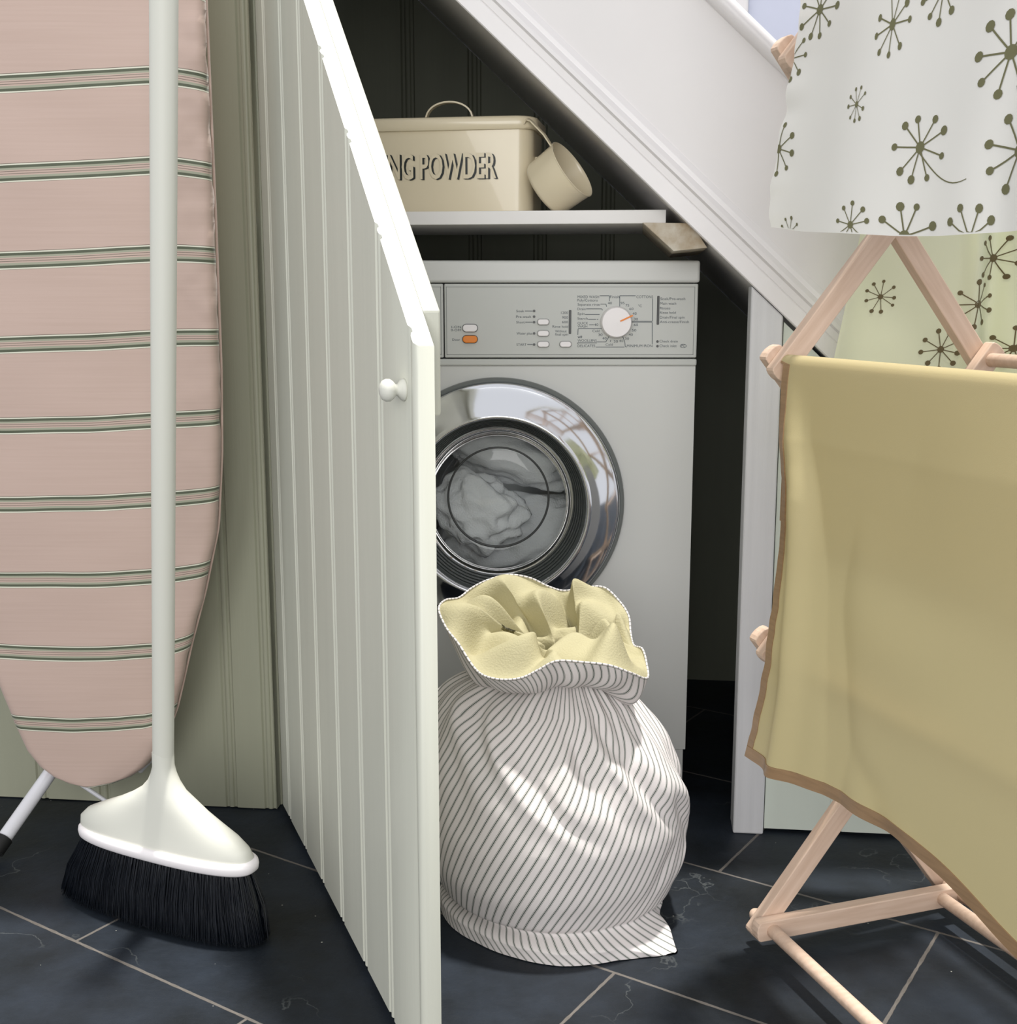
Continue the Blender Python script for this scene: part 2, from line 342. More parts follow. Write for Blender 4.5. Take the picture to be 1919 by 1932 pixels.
# structure around the opening
struct(bevel(MB().prism([(0.341, 0.0), (0.386, 0.0), (0.386, zl(0.386)-.001), (0.341, zl(0.341)-.001)], lambda a, b: WP(a, b, -0.006), lambda a, b: WP(a, b, 0.045)).build('trim_1', post_paint), 0.0025))
struct(tg_panel('wall_right', tg_profile(0.388, 1.25, [0.493+0.105*k for k in range(7)]), lambda s, z, d: WP(s, z, d+0.004), 0.006, lambda s: max(zl(s)-0.007, 0.02), 0.018, pale_wall))
# closed stair string with its mouldings, panel and rounded cap : profile across (perpendicular p), proud
cs, sn = 1/math.sqrt(1+SL*SL), SL/math.sqrt(1+SL*SL)
def SP(t, p, d):     # t along the slope (down to the right), p perpendicular (up), d depth behind wall face
    wx = t*cs + p*sn; z = 1.130 - t*sn + p*cs
    return WP(wx, z, d)
def extr(name, prof, t0, t1, m, smooth=True, ang=35):
    n = len(prof); vs = [SP(t0, p, d) for p, d in prof] + [SP(t1, p, d) for p, d in prof]
    fs = [(i, (i+1) % n, n+(i+1) % n, n+i) for i in range(n)] + [tuple(range(n))[::-1], tuple(range(n, 2*n))]
    o = mesh_obj(name, vs, fs, m, None, smooth=True)
    bm = bmesh.new(); bm.from_mesh(o.data); bmesh.ops.recalc_face_normals(bm, faces=bm.faces); bm.to_mesh(o.data); bm.free()
    return struct(auto(o, ang))
extr('trim_2', [(0.0015, -0.010), (0.0, -0.008), (0.0, 0.03), (0.036, 0.03), (0.062, 0.03), (0.062, 0.0), (0.058, -0.003), (0.054, -0.006), (0.048, -0.006), (0.045, -0.010), (0.041, -0.015), (0.036, -0.016), (0.033, -0.0115), (0.024, -0.0105), (0.023, -0.0095), (0.022, -0.0105)], -1.6, 1.12, white_paint)
extr('wall_stair_side', [(0.062, 0.003), (0.062, 0.03), (0.2265, 0.03), (0.2265, 0.003)], -1.6, 1.12, plaster, ang=30)
extr('trim_3', [(0.2265, 0.035), (0.2265, -0.004)] + [(0.239 - 0.0125*math.cos(a), -0.004 - 0.0125*math.sin(a)) for a in [PI*k/8 for k in range(1, 8)]] + [(0.2515, -0.004), (0.2515, 0.035)], -1.6, 1.12, white_paint, ang=40)
# soffit of the stairs above the cupboard
extr('ceiling_cupboard', [(0.001, 0.031), (0.001, 0.80), (0.02, 0.80), (0.02, 0.031)], -1.7, 1.1, white_paint, ang=30)
# wall of the hall beyond the stairs, with the white vertical trim
yb = 0.95
struct(MB().prism([(-1.6, 0.0), (2.6, 0.0), (2.6, 2.6), (-1.6, 2.6)], lambda a, b: WP(a, b, yb), lambda a, b: WP(a, b, yb+.05)).build('wall_back', blue_wall))
q = onP(1412, 5, WP(0, 0, yb), WN); wq = (q - W0).dot(U)
struct(bevel(MB().prism([(wq-0.6, 1.1), (wq-.0, 1.1), (wq-.0, 2.6), (wq-0.6, 2.6)], lambda a, b: WP(a, b, yb-.012), lambda a, b: WP(a, b, yb+.0)).build('trim_4', white_paint), 0.004))
# inside of the cupboard
ND = 0.74
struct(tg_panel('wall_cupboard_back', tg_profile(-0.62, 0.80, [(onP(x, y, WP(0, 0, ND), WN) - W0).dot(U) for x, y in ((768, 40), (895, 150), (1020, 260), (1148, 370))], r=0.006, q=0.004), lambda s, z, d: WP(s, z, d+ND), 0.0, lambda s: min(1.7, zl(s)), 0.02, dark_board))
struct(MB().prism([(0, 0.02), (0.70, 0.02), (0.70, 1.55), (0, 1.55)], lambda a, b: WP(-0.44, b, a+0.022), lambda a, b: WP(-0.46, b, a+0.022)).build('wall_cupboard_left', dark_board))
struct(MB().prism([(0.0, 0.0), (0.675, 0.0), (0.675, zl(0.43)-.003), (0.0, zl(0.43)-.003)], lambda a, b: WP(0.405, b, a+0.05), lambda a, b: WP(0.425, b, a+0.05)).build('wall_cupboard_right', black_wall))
# painted jamb behind the hinge side
struct(bevel(MB().box((0, 0, 0), (1, 1, 1), Matrix(((U.x*0.022, -WN.x*0.05, 0, WP(-0.386, 0, 0.021).x), (U.y*0.022, -WN.y*0.05, 0, WP(-0.386, 0, 0.021).y), (0, 0, 2.2, 0.0), (0, 0, 0, 1)))).build('trim_5', sage_shaded), 0.002))

# ------------------------------------------------------------------ the open cupboard door
DD = V((0.368, -0.930, 0)).normalized(); DNn = V((-DD.y, DD.x, 0))     # DNn points away from the seen face (to the right)
DP0 = V((-0.354, 1.790, 0))
def DPt(s, z, d): return DP0 + DD*s + DNn*d + V((0, 0, z))
dz = lambda s: 1.141 - 0.923*(s - 0.3075)
door = thing('door', 'open tongue and groove cupboard door painted sage green with sloping top', 'door', DPt(0, 0.012, 0.01))
door_beads = [0.055, 0.165, 0.275, 0.386, 0.499, 0.611]
prof = tg_profile(0.0, 0.729, door_beads)
prof = prof[:-1] + [(0.708, 0), (0.711, -0.003), (0.7145, -0.003)] + [(0.7215 - 0.007*math.cos(PI*k/6), -0.003 + 0.0035*math.sin(PI*k/6)) for k in range(5)] + [(0.729, -0.005)]
tg_panel('boarding', prof, DPt, 0.012, dz, 0.019, sage, door)
# ledges on the back of the door
bevel(MB().prism([(0.02, dz(0.02)), (0.694, dz(0.694)), (0.694, dz(0.694)-0.10), (0.02, dz(0.02)-0.10)], lambda a, b: DPt(a, b, 0.0192), lambda a, b: DPt(a, b, 0.037)).build('sloping_ledge', sage, door), 0.002)
bevel(MB().prism([(0.03, 0.78), (0.56, 0.78), (0.705, 0.684), (0.03, 0.684)], lambda a, b: DPt(a, b, 0.0192), lambda a, b: DPt(a, b, 0.0245)).build('cross_ledge', sage, door), 0.003)
bevel(MB().prism([(0.03, 0.17), (0.62, 0.17), (0.62, 0.07), (0.03, 0.07)], lambda a, b: DPt(a, b, 0.0192), lambda a, b: DPt(a, b, 0.0245)).build('cross_ledge', sage, door), 0.003)
kp = onP(740, 736, DPt(0, 0, -0.012), DNn); ks = (kp - DP0).dot(DD)
KM = Matrix.Translation(DPt(ks, kp.z, 0)) @ (-DNn).to_track_quat('Z', 'Y').to_matrix().to_4x4()
kn = MB().lathe([(0.0002, 0.0), (0.0105, 0.0), (0.0105, 0.002), (0.0085, 0.0045), (0.0055, 0.007), (0.0056, 0.009), (0.0086, 0.0115), (0.0106, 0.0145), (0.0107, 0.018), (0.0090, 0.0215), (0.005, 0.0238), (0.0002, 0.0243)], KM, 40).build('knob', broom_white, door, smooth=True)
for hz in (0.22, 1.12):
    MB().prism([(-0.004, hz), (0.03, hz), (0.03, hz+0.07), (-0.004, hz+0.07)], lambda a, b: DPt(a, b, 0.0192), lambda a, b: DPt(a, b, 0.0215)).build('hinge', sage, door)
reparent(door)

# ------------------------------------------------------------------ washing machine
MY = 1.835; X0, X1 = -0.3125, 0.2825; MC = (-0.016, 0.484)
wm = thing('washing_machine', 'white front-loading washing machine in the cupboard under the stairs', 'washing machine', (-0.015, 2.1, 0))
def front_with_hole(mb, x0, x1, z0, z1, y, c, r, seg=128):
    ring = [V((c[0]+r*math.cos(2*PI*k/seg), y, c[1]+r*math.sin(2*PI*k/seg))) for k in range(seg)]
    out = []
    for k in range(seg):
        dx, dzz = math.cos(2*PI*k/seg), math.sin(2*PI*k/seg)
        tx = ((x1-c[0])/dx if dx > 1e-9 else (x0-c[0])/dx if dx < -1e-9 else 1e9); tz = ((z1-c[1])/dzz if dzz > 1e-9 else (z0-c[1])/dzz if dzz < -1e-9 else 1e9)
        t_ = min(tx, tz); out.append(V((c[0]+dx*t_, y, c[1]+dzz*t_)))
    # snap nearest to corners
    for cx, cz in ((x0, z0), (x1, z0), (x1, z1), (x0, z1)):
        k = min(range(seg), key=lambda i: (out[i]-V((cx, y, cz))).length); out[k] = V((cx, y, cz))
    inner = [v + V((0, 0.03, 0)) for v in ring]
    vs = ring + out + inner
    mb.add(vs, [(k, (k+1) % seg, seg+(k+1) % seg, seg+k) for k in range(seg)] + [(k, 2*seg+k, 2*seg+(k+1) % seg, (k+1) % seg) for k in range(seg)])
mb = MB(); front_with_hole(mb, X0+.002, X1-.0005, 0.086, 0.694, MY, MC, 0.165)
xa, xb, za, zb_, ya, yb2 = X0+.002, X1-.0005, 0.086, 0.694, MY, 2.41
mb.add([(xa,ya,za),(xb,ya,za),(xb,ya,zb_),(xa,ya,zb_),(xa,yb2,za),(xb,yb2,za),(xb,yb2,zb_),(xa,yb2,zb_)], [(0,3,7,4),(1,5,6,2),(3,2,6,7),(0,4,5,1),(4,7,6,5)])
cab = mb.build('cabinet', enamel, wm, fix=False)
bm = bmesh.new(); bm.from_mesh(cab.data); bmesh.ops.remove_doubles(bm, verts=bm.verts, dist=1e-5); bmesh.ops.recalc_face_normals(bm, faces=bm.faces); bm.to_mesh(cab.data); bm.free()
bevel(MB().box((X0+.004, MY+.004, 0.012), (X1-.003, 2.38, 0.084)).build('plinth', enamel, wm), 0.002)
bevel(MB().box((X0, MY-.006, 0.8175), (X1+.002, 2.41, 0.85)).build('lid', enamel, wm), 0.004, 3)
MB().box((X0+.006, MY+.006, 0.69), (X1-.006, 2.40, 0.8178)).build('inner_housing', seam_dark, wm)
bevel(MB().box((X0, MY-.003, 0.6945), (X1+.001, MY+.03, 0.7050)).build('front_rail', enamel_panel, wm), 0.0025)
XD = -0.0965
cp = bevel(MB().box((XD+.0008, MY-.004, 0.7068), (X1, MY+.03, 0.8160)).build('control_panel', enamel_panel, wm), 0.0018)
dr = bevel(MB().box((X0+.001, MY-.004, 0.7068), (XD-.0008, MY+.03, 0.8160)).build('detergent_drawer', enamel_panel, wm), 0.0018)
def frame_line(x0, x1, z0, z1, y, wd, name, m, parent):
    mb = MB()
    for a in ((x0, z0, x1, z0+wd), (x0, z1-wd, x1, z1), (x0, z0, x0+wd, z1), (x1-wd, z0, x1, z1)): mb.box((a[0], y-.0002, a[1]), (a[2], y+.0004, a[3]))
    return mb.build(name, m, parent)
groove_m = mat('groove_grey', srgb(140, 143, 140), 0.6)
frame_line(XD+.0035, X1-.0048, 0.7112, 0.8118, MY-.004, 0.0009, 'panel_border', groove_m, cp)
frame_line(X0+.005, XD-.004, 0.7112, 0.8118, MY-.004, 0.0009, 'panel_border', groove_m, dr)
PY = MY - .0042
def PP(px, py, y=PY): return onY(px, py, y)
# printed lettering
C3 = lambda x, y: (960 + x/5.3306, 540 + y/5.3306)
LET = {'dial': MB(), 'left': MB(), 'right': MB()}
def label(txt, x0, x1, base, cap, raw=True):
    a = C3(x0, base) if raw else (x0, base); b = C3(x1, base) if raw else (x1, base)
    letters = LET['left' if a[0] < 1085 else 'right' if a[0] > 1239 else 'dial']
    vs, fs = text_mesh(txt); mnx = min(v.x for v in vs); mxx = max(v.x for v in vs)
    p0 = PP(*a); p1 = PP(*b); sx = (p1.x-p0.x)/(mxx-mnx)
    c_ = cap if raw else cap*5.3306
    sz = (c_/5.3306/F*1.86)/0.70
    letters.add([(p0.x + (v.x-mnx)*sx, PY, p0.z + v.y*sz) for v in vs], fs)
for a in [("Soak",76,154,262,24),("Pre-wash",74,224,319,24),("Short",76,160,375,24),("Water plus",78,236,487,24),("START",78,178,599,24),
          ("1200",526,596,279,24),("900",536,596,326,24),("600",536,596,373,24),("Rinse hold",440,597,418,24),("Without",466,582,464,24),("final spin",466,597,496,24),
          ("MIXED WASH",692,908,120,26),("Poly/Cottons",690,894,153,24),("Separate rinse",692,916,196,24),("Drain",690,774,241,24),("Spin",692,764,288,24),("Starch",692,794,337,24),("QUICK",692,798,384,24),("WASH",692,790,416,24),("40",858,900,399,24),
          ("Cold",842,914,462,24),("30",900,942,500,24),("40",942,984,536,24),("WOOLLENS",692,884,559,25),("DELICATES",692,870,612,25),("Finish",1018,1112,120,26),("40",996,1038,182,24),
          ("COTTONS",1284,1450,120,26),("95",1124,1164,182,24),("75",1174,1212,205,24),("60",1212,1254,240,24),("40",1244,1286,287,24),("30",1258,1300,343,24),("60",1258,1300,400,24),("50",1240,1282,455,24),("40",1206,1248,499,24),("30",1168,1210,539,24),("40",1110,1152,562,24),("30",1056,1098,568,24),("Cold",974,1046,599,24),("°C",1300,1338,210,24),
          ("MINIMUM IRON",1188,1444,612,25),("Soak/Pre-wash",1524,1776,139,25),("Main wash",1522,1684,186,25),("Rinses",1520,1624,233,25),("Rinse hold",1520,1680,278,25),("Drain/Final spin",1520,1768,325,25),("Anti-crease/Finish",1520,1812,371,25),("Check drain",1516,1700,566,25),("Check inlet",1516,1688,612,25),("PC",1736,1776,612,24)]: label(*a)
label("I-ON", 852, 870, 619, 4.2, raw=False); label("0-OFF", 851, 870.5, 625, 4.2, raw=False); label("Door", 853.5, 868, 643, 4.4, raw=False)
lines = MB()
def pline(pts, wd=0.55, y=PY):
    P_ = [PP(*C3(*p)) for p in pts]; h = wd/F*1.86
    for a, b in zip(P_, P_[1:]):
        d = (b-a).normalized(); n = V((-d.z, 0, d.x))*h
        lines.add([a-n, b-n, b+n, a+n], [(0, 1, 2, 3)])
for l in [[(916,96),(1012,96),(1012,150)],[(922,180),(978,180),(984,206)],[(778,228),(936,228),(943,242)],[(768,284),(914,284)],[(798,334),(878,334)],[(886,334),(900,334)],[(808,388),(856,388)],
          [(162,250),(240,250)],[(166,362),(240,362)],[(186,586),(240,586)],
          [(1276,96),(1116,96),(1116,215)],[(1446,124),(1446,352),(1230,352)],[(1228,362),(1442,362),(1442,582)],[(1186,612),(1172,606),(1166,560),(1145,500)],[(940,428),(698,428),(694,490)],[(886,560),(976,560),(1010,502)],[(692,580),(692,570),(886,570)],[(874,612),(1164,612)],[(1020,560),(1026,540)],[(696,504),(704,522),(714,504)],[(716,522),(726,500),(736,504),(732,522)]]: pline(l)
# small oval round PC
ov = [(1755 + 32*math.cos(a) , 601 + 17*math.sin(a)) for a in [2*PI*k/24 for k in range(25)]]; pline(ov, 0.4)
for k_ in LET: LET[k_].build('printed_lettering', ink, cp, fix=False)
lines.build('printed_lines', ink, cp, fix=False)
def pill(mb, px, py, wpx, hpx, y0, y1, k=F/1.862):
    c = onY(px, py, MY-.004); hw, hh = wpx/2/k, hpx/2/k; r = hh; poly = []
    for i in range(13): a = -PI/2 + PI*i/12; poly.append((c.x+hw-r+r*math.cos(a), c.z+r*math.sin(a)))
    for i in range(13): a = PI/2 + PI*i/12; poly.append((c.x-hw+r+r*math.cos(a), c.z+r*math.sin(a)))
    mb.prism(poly, lambda u, v: V((u, y0, v)), lambda u, v: V((u, y1, v)))
for (px, py, wd, hh, m, nm) in [(887, 619, 27, 13, white_plastic, 'power_button'), (887, 640, 27, 13, orange, 'door_button'), (1025, 607.5, 21, 10, white_plastic, 'push_button'), (1025, 629, 21, 10, white_plastic, 'push_button'), (1025, 649.5, 21, 10, white_plastic, 'push_button'), (1067, 649.5, 21, 10, white_plastic, 'push_button')]:
    mb = MB(); pill(mb, px, py, wd+2.4, hh+2.4, MY-.0046, MY-.003)
    mb.build('button_well', dark_plastic if wd > 25 else groove_m, cp)
    mb = MB(); pill(mb, px, py, wd, hh, MY-.0085, MY-.003); b_ = bevel(mb.build(nm, m, cp), 0.0012, 2)
    if m == orange: b_['label'] = 'orange door release button'
for (px, py) in [(1007.8, 586.6), (1007.8, 597.4), (1007.8, 607.8), (1007.8, 629), (1007.8, 650), (1240.5, 644.3), (1240.5, 653)]:
    mb = MB(); pill(mb, px, py, 4.6, 4.6, MY-.005, MY-.003); mb.build('indicator_light', dark_plastic, cp)
for (px, py, h) in [(1075.6, 607.5, 43), (1241.8, 585.5, 52)]:
    mb = MB(); c = onY(px, py, MY-.004); r = 0.0018; hh = h/2/F*1.862
    mb.box((c.x-r, MY-.005, c.z-hh), (c.x+r, MY-.003, c.z+hh)); bevel(mb.build('display_bar', dark_plastic, cp), 0.0008)
kc = onY(1163, 608, MY-.012)
DM = Matrix.Translation((kc.x, MY-.004, kc.z)) @ V((0, -1, 0)).to_track_quat('Z', 'Y').to_matrix().to_4x4()
dial = MB().lathe([(0.0002, 0), (0.0232, 0), (0.0236, 0.003), (0.0226, 0.013), (0.0212, 0.0155), (0.0002, 0.0158)], DM, 64).build('program_dial', white_plastic, wm, smooth=True); auto(dial, 50)
pa, pb = PP(*C3(1112, 350)), PP(*C3(1238, 292)); d_ = (pb-pa).normalized(); n_ = V((-d_.z, 0, d_.x))*.0011
ptr = MB().add([pa-n_+V((0,-.0165,0)), pb-n_+V((0,-.0165,0)), pb+n_+V((0,-.0165,0)), pa+n_+V((0,-.0165,0)), pa-n_+V((0,-.014,0)), pb-n_+V((0,-.014,0)), pb+n_+V((0,-.014,0)), pa+n_+V((0,-.014,0))], [(0,1,2,3),(7,6,5,4),(0,4,5,1),(1,5,6,2),(2,6,7,3),(3,7,4,0)]).build('pointer', orange, dial); ptr['label'] = 'orange pointer'
# porthole door
PM = Matrix.Translation((MC[0], MY, MC[1])) @ V((0, -1, 0)).to_track_quat('Z', 'Y').to_matrix().to_4x4()
rim = MB().lathe([(0.192, 0.0), (0.1935, 0.004), (0.1925, 0.010), (0.189, 0.0135), (0.1865, 0.012), (0.184, 0.002)], PM, 160).build('outer_rim', rim_grey, wm, smooth=True); auto(rim, 60)
rn = MB().lathe([(0.1862, 0.008), (0.1862, 0.015), (0.184, 0.0185), (0.180, 0.0195), (0.172, 0.0215), (0.160, 0.0265), (0.150, 0.0325), (0.142, 0.0385), (0.139, 0.0405), (0.1365, 0.0410), (0.1345, 0.0395), (0.1335, 0.036), (0.1330, 0.020)], PM, 160).build('porthole_ring', chrome, wm, smooth=True)
gk = []
r0, h0 = 0.1335, 0.030
gk = [(0.1340, 0.034), (0.1325, 0.028), (0.1305, 0.027), (0.1300, 0.020)]
for k in range(5):
    r = 0.1295 - 0.0027*k; h = 0.018 - 0.008*k
    gk += [(r, h), (r-0.0008, h+0.0012), (r-0.0017, h-0.0010), (r-0.0022, h-0.006)]
g_ = MB().lathe(gk, PM, 160).build('rubber_gasket', gasket, wm, smooth=True); auto(g_, 60)
MB().lathe([(0.1185, -0.020), (0.114, -0.030), (0.106, -0.040), (0.095, -0.049), (0.086, -0.0545), (0.0785, -0.0565), (0.0765, -0.0555), (0.060, -0.054), (0.030, -0.0530), (0.0002, -0.0527)], PM, 128).build('porthole_glass', glass_m, wm, smooth=True)
MB().lathe([(0.0808, -0.0590), (0.0812, -0.0555), (0.0790, -0.0545), (0.0778, -0.0570)], PM, 96, closed=True).build('glass_seat', dark_plastic, wm, smooth=True)
MB().lathe([(0.120, -0.028), (0.150, -0.032), (0.235, -0.045), (0.235, -0.36), (0.0002, -0.36)], PM, 96).build('drum', drum_steel, wm, smooth=True)
hnd = MB(); hp = [onY(x, y, MY-.012) for x, y in ((822, 1098), (840, 1108), (860, 1118), (880, 1130))]
reparent(wm)
# laundry seen through the porthole
def lump(name, c, sz, seed, m, amp=0.35, rot=0, label_=None):
    bm = bmesh.new(); bmesh.ops.create_icosphere(bm, subdivisions=5, radius=1)
    R = Matrix.Rotation(rot, 3, 'Y')
    for v in bm.verts:
        p = v.co.copy(); s_ = noise.fractal(p*1.1+V((seed, seed*2, 0)), 1.0, 2.0, 3)
        rdg = 1-abs(noise.noise(p*1.7+V((0, seed, seed))))*1.6
        k = 1+amp*s_+0.30*rdg
        q_ = V((p.x*sz[0], p.y*sz[1], p.z*sz[2]))*k
        v.co = R @ q_ + V(c)
    me = D.meshes.new(name); bm.to_mesh(me); bm.free(); me.materials.append(m)
    for f_ in me.polygons: f_.use_smooth = True
    o = D.objects.new(name, me); COL.objects.link(o); tag(o, label_, 'towel', 'laundry in the drum'); return o
lump('towel', (-0.048, 1.955, 0.452), (0.060, 0.026, 0.050), 1.3, towel, rot=0.5, label_='crumpled white towel low in the porthole, nearest the glass')
lump('towel', (0.020, 2.03, 0.545), (0.105, 0.040, 0.048), 4.1, towel, rot=0.25, label_='white towel at the top of the load in the porthole')
lump('towel', (0.020, 2.04, 0.400), (0.115, 0.045, 0.052), 7.7, towel, rot=-0.2, label_='white towel lying along the bottom of the drum')

# ------------------------------------------------------------------ shelf, bracket end
sh = tag(bevel(MB().prism([(-0.38, 0.9005), (0.2215, 0.9005), (0.2215, 0.9195), (-0.38, 0.9195)], lambda a, b: WP(a, b, 0.046), lambda a, b: WP(a, b, 0.34)).build('shelf', shelf_paint), 0.0008), 'white painted shelf board above the washing machine', 'shelf')
blk = tag(bevel(MB().prism([(0.188, 0.8998), (0.2565, 0.8998-0.010+0.0085), (0.2795, 0.8645), (0.2325, 0.8600)], lambda a, b: WP(a, b, 0.010), lambda a, b: WP(a, b, 0.30)).build('shelf_bearer', stained), 0.0008), 'slant-cut wooden bearer with brown stains under the right end of the shelf', 'wooden block')

# ------------------------------------------------------------------ washing powder bin
BXA = math.radians(-9.0); bu = V((math.cos(BXA), math.sin(BXA), 0)); bn = V((-bu.y, bu.x, 0))
BW, BD, BH = 0.375, 0.135, 0.128; SZ = 0.9197
BO = V((0.034, 1.866, SZ))                                   # front right bottom corner
def BP(x, y, z): return BO + bu*(x) + bn*y + V((0, 0, z))      # x negative to the left
def rrect(x0, x1, y0, y1, r, n=8):
    out = []
    for cx, cy, a0 in ((x1-r, y0+r, -PI/2), (x1-r, y1-r, 0), (x0+r, y1-r, PI/2), (x0+r, y0+r, PI)):
        for i in range(n+1): a = a0 + PI/2*i/n; out.append((cx+r*math.cos(a), cy+r*math.sin(a)))
    return out
def loft(mb, loops, cap0=True, cap1=True):
    n = len(loops[0]); vs = [p for l in loops for p in l]
    fs = [(i*n+k, i*n+(k+1) % n, (i+1)*n+(k+1) % n, (i+1)*n+k) for i in range(len(loops)-1) for k in range(n)]
    if cap0: fs.append(tuple(range(n))[::-1])
    if cap1: fs.append(tuple(range((len(loops)-1)*n, len(loops)*n)))
    mb.add(vs, fs)
bx = thing('powder_bin', 'cream enamel washing powder bin with lid on the shelf', 'storage tin', BP(-BW/2, BD/2, 0))
mb = MB(); L_ = []
for z, e in ((0, -0.004), (0.0015, -0.001), (0.004, 0.0), (0.005, 0.0), (0.124, 0.001), (0.126, 0.001)):
    L_.append([BP(x, y, z) for x, y in rrect(-BW-e, e, -e, BD+e, 0.026)])
loft(mb, L_); auto(mb.build('bin_body', cream, bx, smooth=True), 50)
mb = MB(); L_ = []
for z, e in ((0.1235, 0.0015), (0.1225, 0.005), (0.126, 0.0072), (0.137, 0.0072), (0.1405, 0.0055), (0.1420, 0.001), (0.1415, -0.006), (0.1435, -0.03)):
    L_.append([BP(x, y, z) for x, y in rrect(-BW-e, e, -e, BD+e, 0.030)])
loft(mb, L_); lid = auto(mb.build('bin_lid', cream, bx, smooth=True), 60)
hx = -0.136
mb = MB(); hp = [BP(hx-0.037*math.cos(a), BD*0.45, 0.1425+0.030*math.sin(a)**0.8) for a in [PI*k/16 for k in range(17)]]
n_ = len(hp); vs = []
for i, p in enumerate(hp):
    d = (hp[min(i+1, n_-1)]-hp[max(i-1, 0)]).normalized(); nn = d.cross(bn).normalized()
    for sy, sn_ in ((-.006, -.0012), (.006, -.0012), (.006, .0012), (-.006, .0012)): vs.append(p + bn*sy + nn*sn_)
mb.add(vs, [(i*4+k, i*4+(k+1) % 4, i*4+4+(k+1) % 4, i*4+4+k) for i in range(n_-1) for k in range(4)])
auto(mb.build('lid_handle', cream, lid, smooth=True), 60)
# shaded lettering WASHING POWDER
vs, fs = text_mesh('WASHING POWDER', True)
mnx = min(v.x for v in vs); mxx = max(v.x for v in vs); mxy = max(v.y for v in vs)
pR = onP(936, 337, BP(0, -0.0016, 0), bn); xr = (pR-BO).dot(bu); pL = onP(793, 341, BP(0, -0.0016, 0), bn); xl = (pL-BO).dot(bu)
iP = text_mesh('WASHING ', True)[0]; 
w_all = mxx-mnx; vsP, _ = text_mesh('POWDER', True); wP = max(v.x for v in vsP)-min(v.x for v in vsP)
k = (xr-xl)/wP; zt_ = 0.037/mxy; zb0 = pR.z - SZ
mb = MB()
for (ox, oz, dep) in ((0.0007, 0, -0.0016), (0.0014, -0.0002, -0.0016), (0.0021, -0.0005, -0.0016), (0.0028, -0.0008, -0.0016), (0.0034, -0.001, -0.0016)):
    mb.add([BP(xr - (mxx-v.x)*k + ox, dep - ox*0.02, zb0 + v.y*zt_ + oz + 0.001) for v in vs], fs)
lt = mb.build('lettering_shadow', ink_black, bx, fix=False); lt['label'] = 'black shading of the raised lettering'
mb = MB(); mb.add([BP(xr - (mxx-v.x)*k + 0.0002, -0.00195, zb0 + v.y*zt_ + 0.0013) for v in vs], fs); mb.build('lettering', cream, bx, fix=False)
# little bracket on the side that carries the scoop
bevel(MB().box((0, 0, 0), (1, 1, 1), Matrix.Translation(BP(0.0005, 0.03, 0.070)) @ Matrix(((bu.x*0.022, bn.x*0.03, 0, 0), (bu.y*0.022, bn.y*0.03, 0, 0), (0, 0, 0.016, 0), (0, 0, 0, 1)))).build('scoop_bracket', cream, bx), 0.002)
reparent(bx)
# scoop
sp_ = thing('scoop', 'cream enamel measuring scoop hooked on the right side of the powder bin', 'scoop', onY(1050, 393, 1.86))
rc = onY(1079, 320, 1.842); ax = V((0.74, -0.36, 0.53)).normalized()       # axis out of the opening
# rim ellipse major axis runs down-right in the picture
SM = Matrix.Translation(rc) @ ax.to_track_quat('Z', 'Y').to_matrix().to_4x4()
R1 = 0.0455; DP_ = 0.052
mb = MB().lathe([(R1+.0012, -0.0005), (R1+.0018, 0.0006), (R1+.0010, 0.0014), (R1, 0.0006), (R1-.0010, -0.004), (R1-0.003, -DP_+.006), (R1-0.006, -DP_+.0015), (R1-0.009, -DP_+.0010), (0.0002, -DP_+.001)], SM, 72)
mb.lathe([(R1+.0012, -0.0005), (R1+.0006, -0.004), (R1-.0015, -DP_+.005), (R1-.0045, -DP_), (0.0002, -DP_-.0002)], SM, 72)
cup = mb.build('cup', cream, sp_, smooth=True); auto(cup, 60)
# strap handle from the rim up to the lid corner
ha = onY(1046, 283, 1.838); hb_ = onY(1003, 229, 1.855); hmid = ha.lerp(hb_, 0.5) + V((0.002, -.002, 0.001))
cl_ = onY(1034, 296, 1.834)
def strap(mb, pts, wd, th, side):
    n_ = len(pts); vs = []
    for i, p in enumerate(pts):
        d = (pts[min(i+1, n_-1)]-pts[max(i-1, 0)]).normalized(); s1 = (side - d*side.dot(d)).normalized(); nn = d.cross(s1).normalized()
        for a, b in ((-wd, -th), (wd, -th), (wd, th), (-wd, th)): vs.append(p + s1*a + nn*b)
    mb.add(vs, [(i*4+k, i*4+(k+1) % 4, i*4+4+(k+1) % 4, i*4+4+k) for i in range(n_-1) for k in range(4)] + [(3, 2, 1, 0), tuple(n_*4-4+k for k in range(4))])
mb = MB(); strap(mb, [cl_, ha.lerp(cl_, .4), ha + V((-.001, 0, .001)), hmid, hb_, hb_ + V((-.006, 0.006, 0.004)), hb_ + V((-.010, 0.010, -0.002))], 0.0045, 0.0011, V((0.3, 0.9, 0.2)))
bevel(mb.build('handle', cream, sp_), 0.0007)
reparent(sp_)

# ------------------------------------------------------------------ laundry bag
BC = V((0.062, 1.505, 0)); bag = thing('laundry_bag', 'green and white ticking stripe laundry bag with gathered neck and yellow lining', 'laundry bag', BC)
def tab(T, x):
    if x <= T[0][0]: return T[0][1]
    for (a, b), (c, d) in zip(T, T[1:]):
        if x <= c: return b + (d-b)*(x-a)/(c-a)
    return T[-1][1]
def stab(T, x, w=0.02): return sum(tab(T, x+w*k) for k in (-2, -1, 0, 1, 2))/5
def lerp_tab(tab, x):
    if x <= tab[0][0]: return tab[0][1]
    for (a, b), (c, d) in zip(tab, tab[1:]):
        if x <= c:
            return b + (d-b)*(x-a)/(c-a)
    return tab[-1][1]
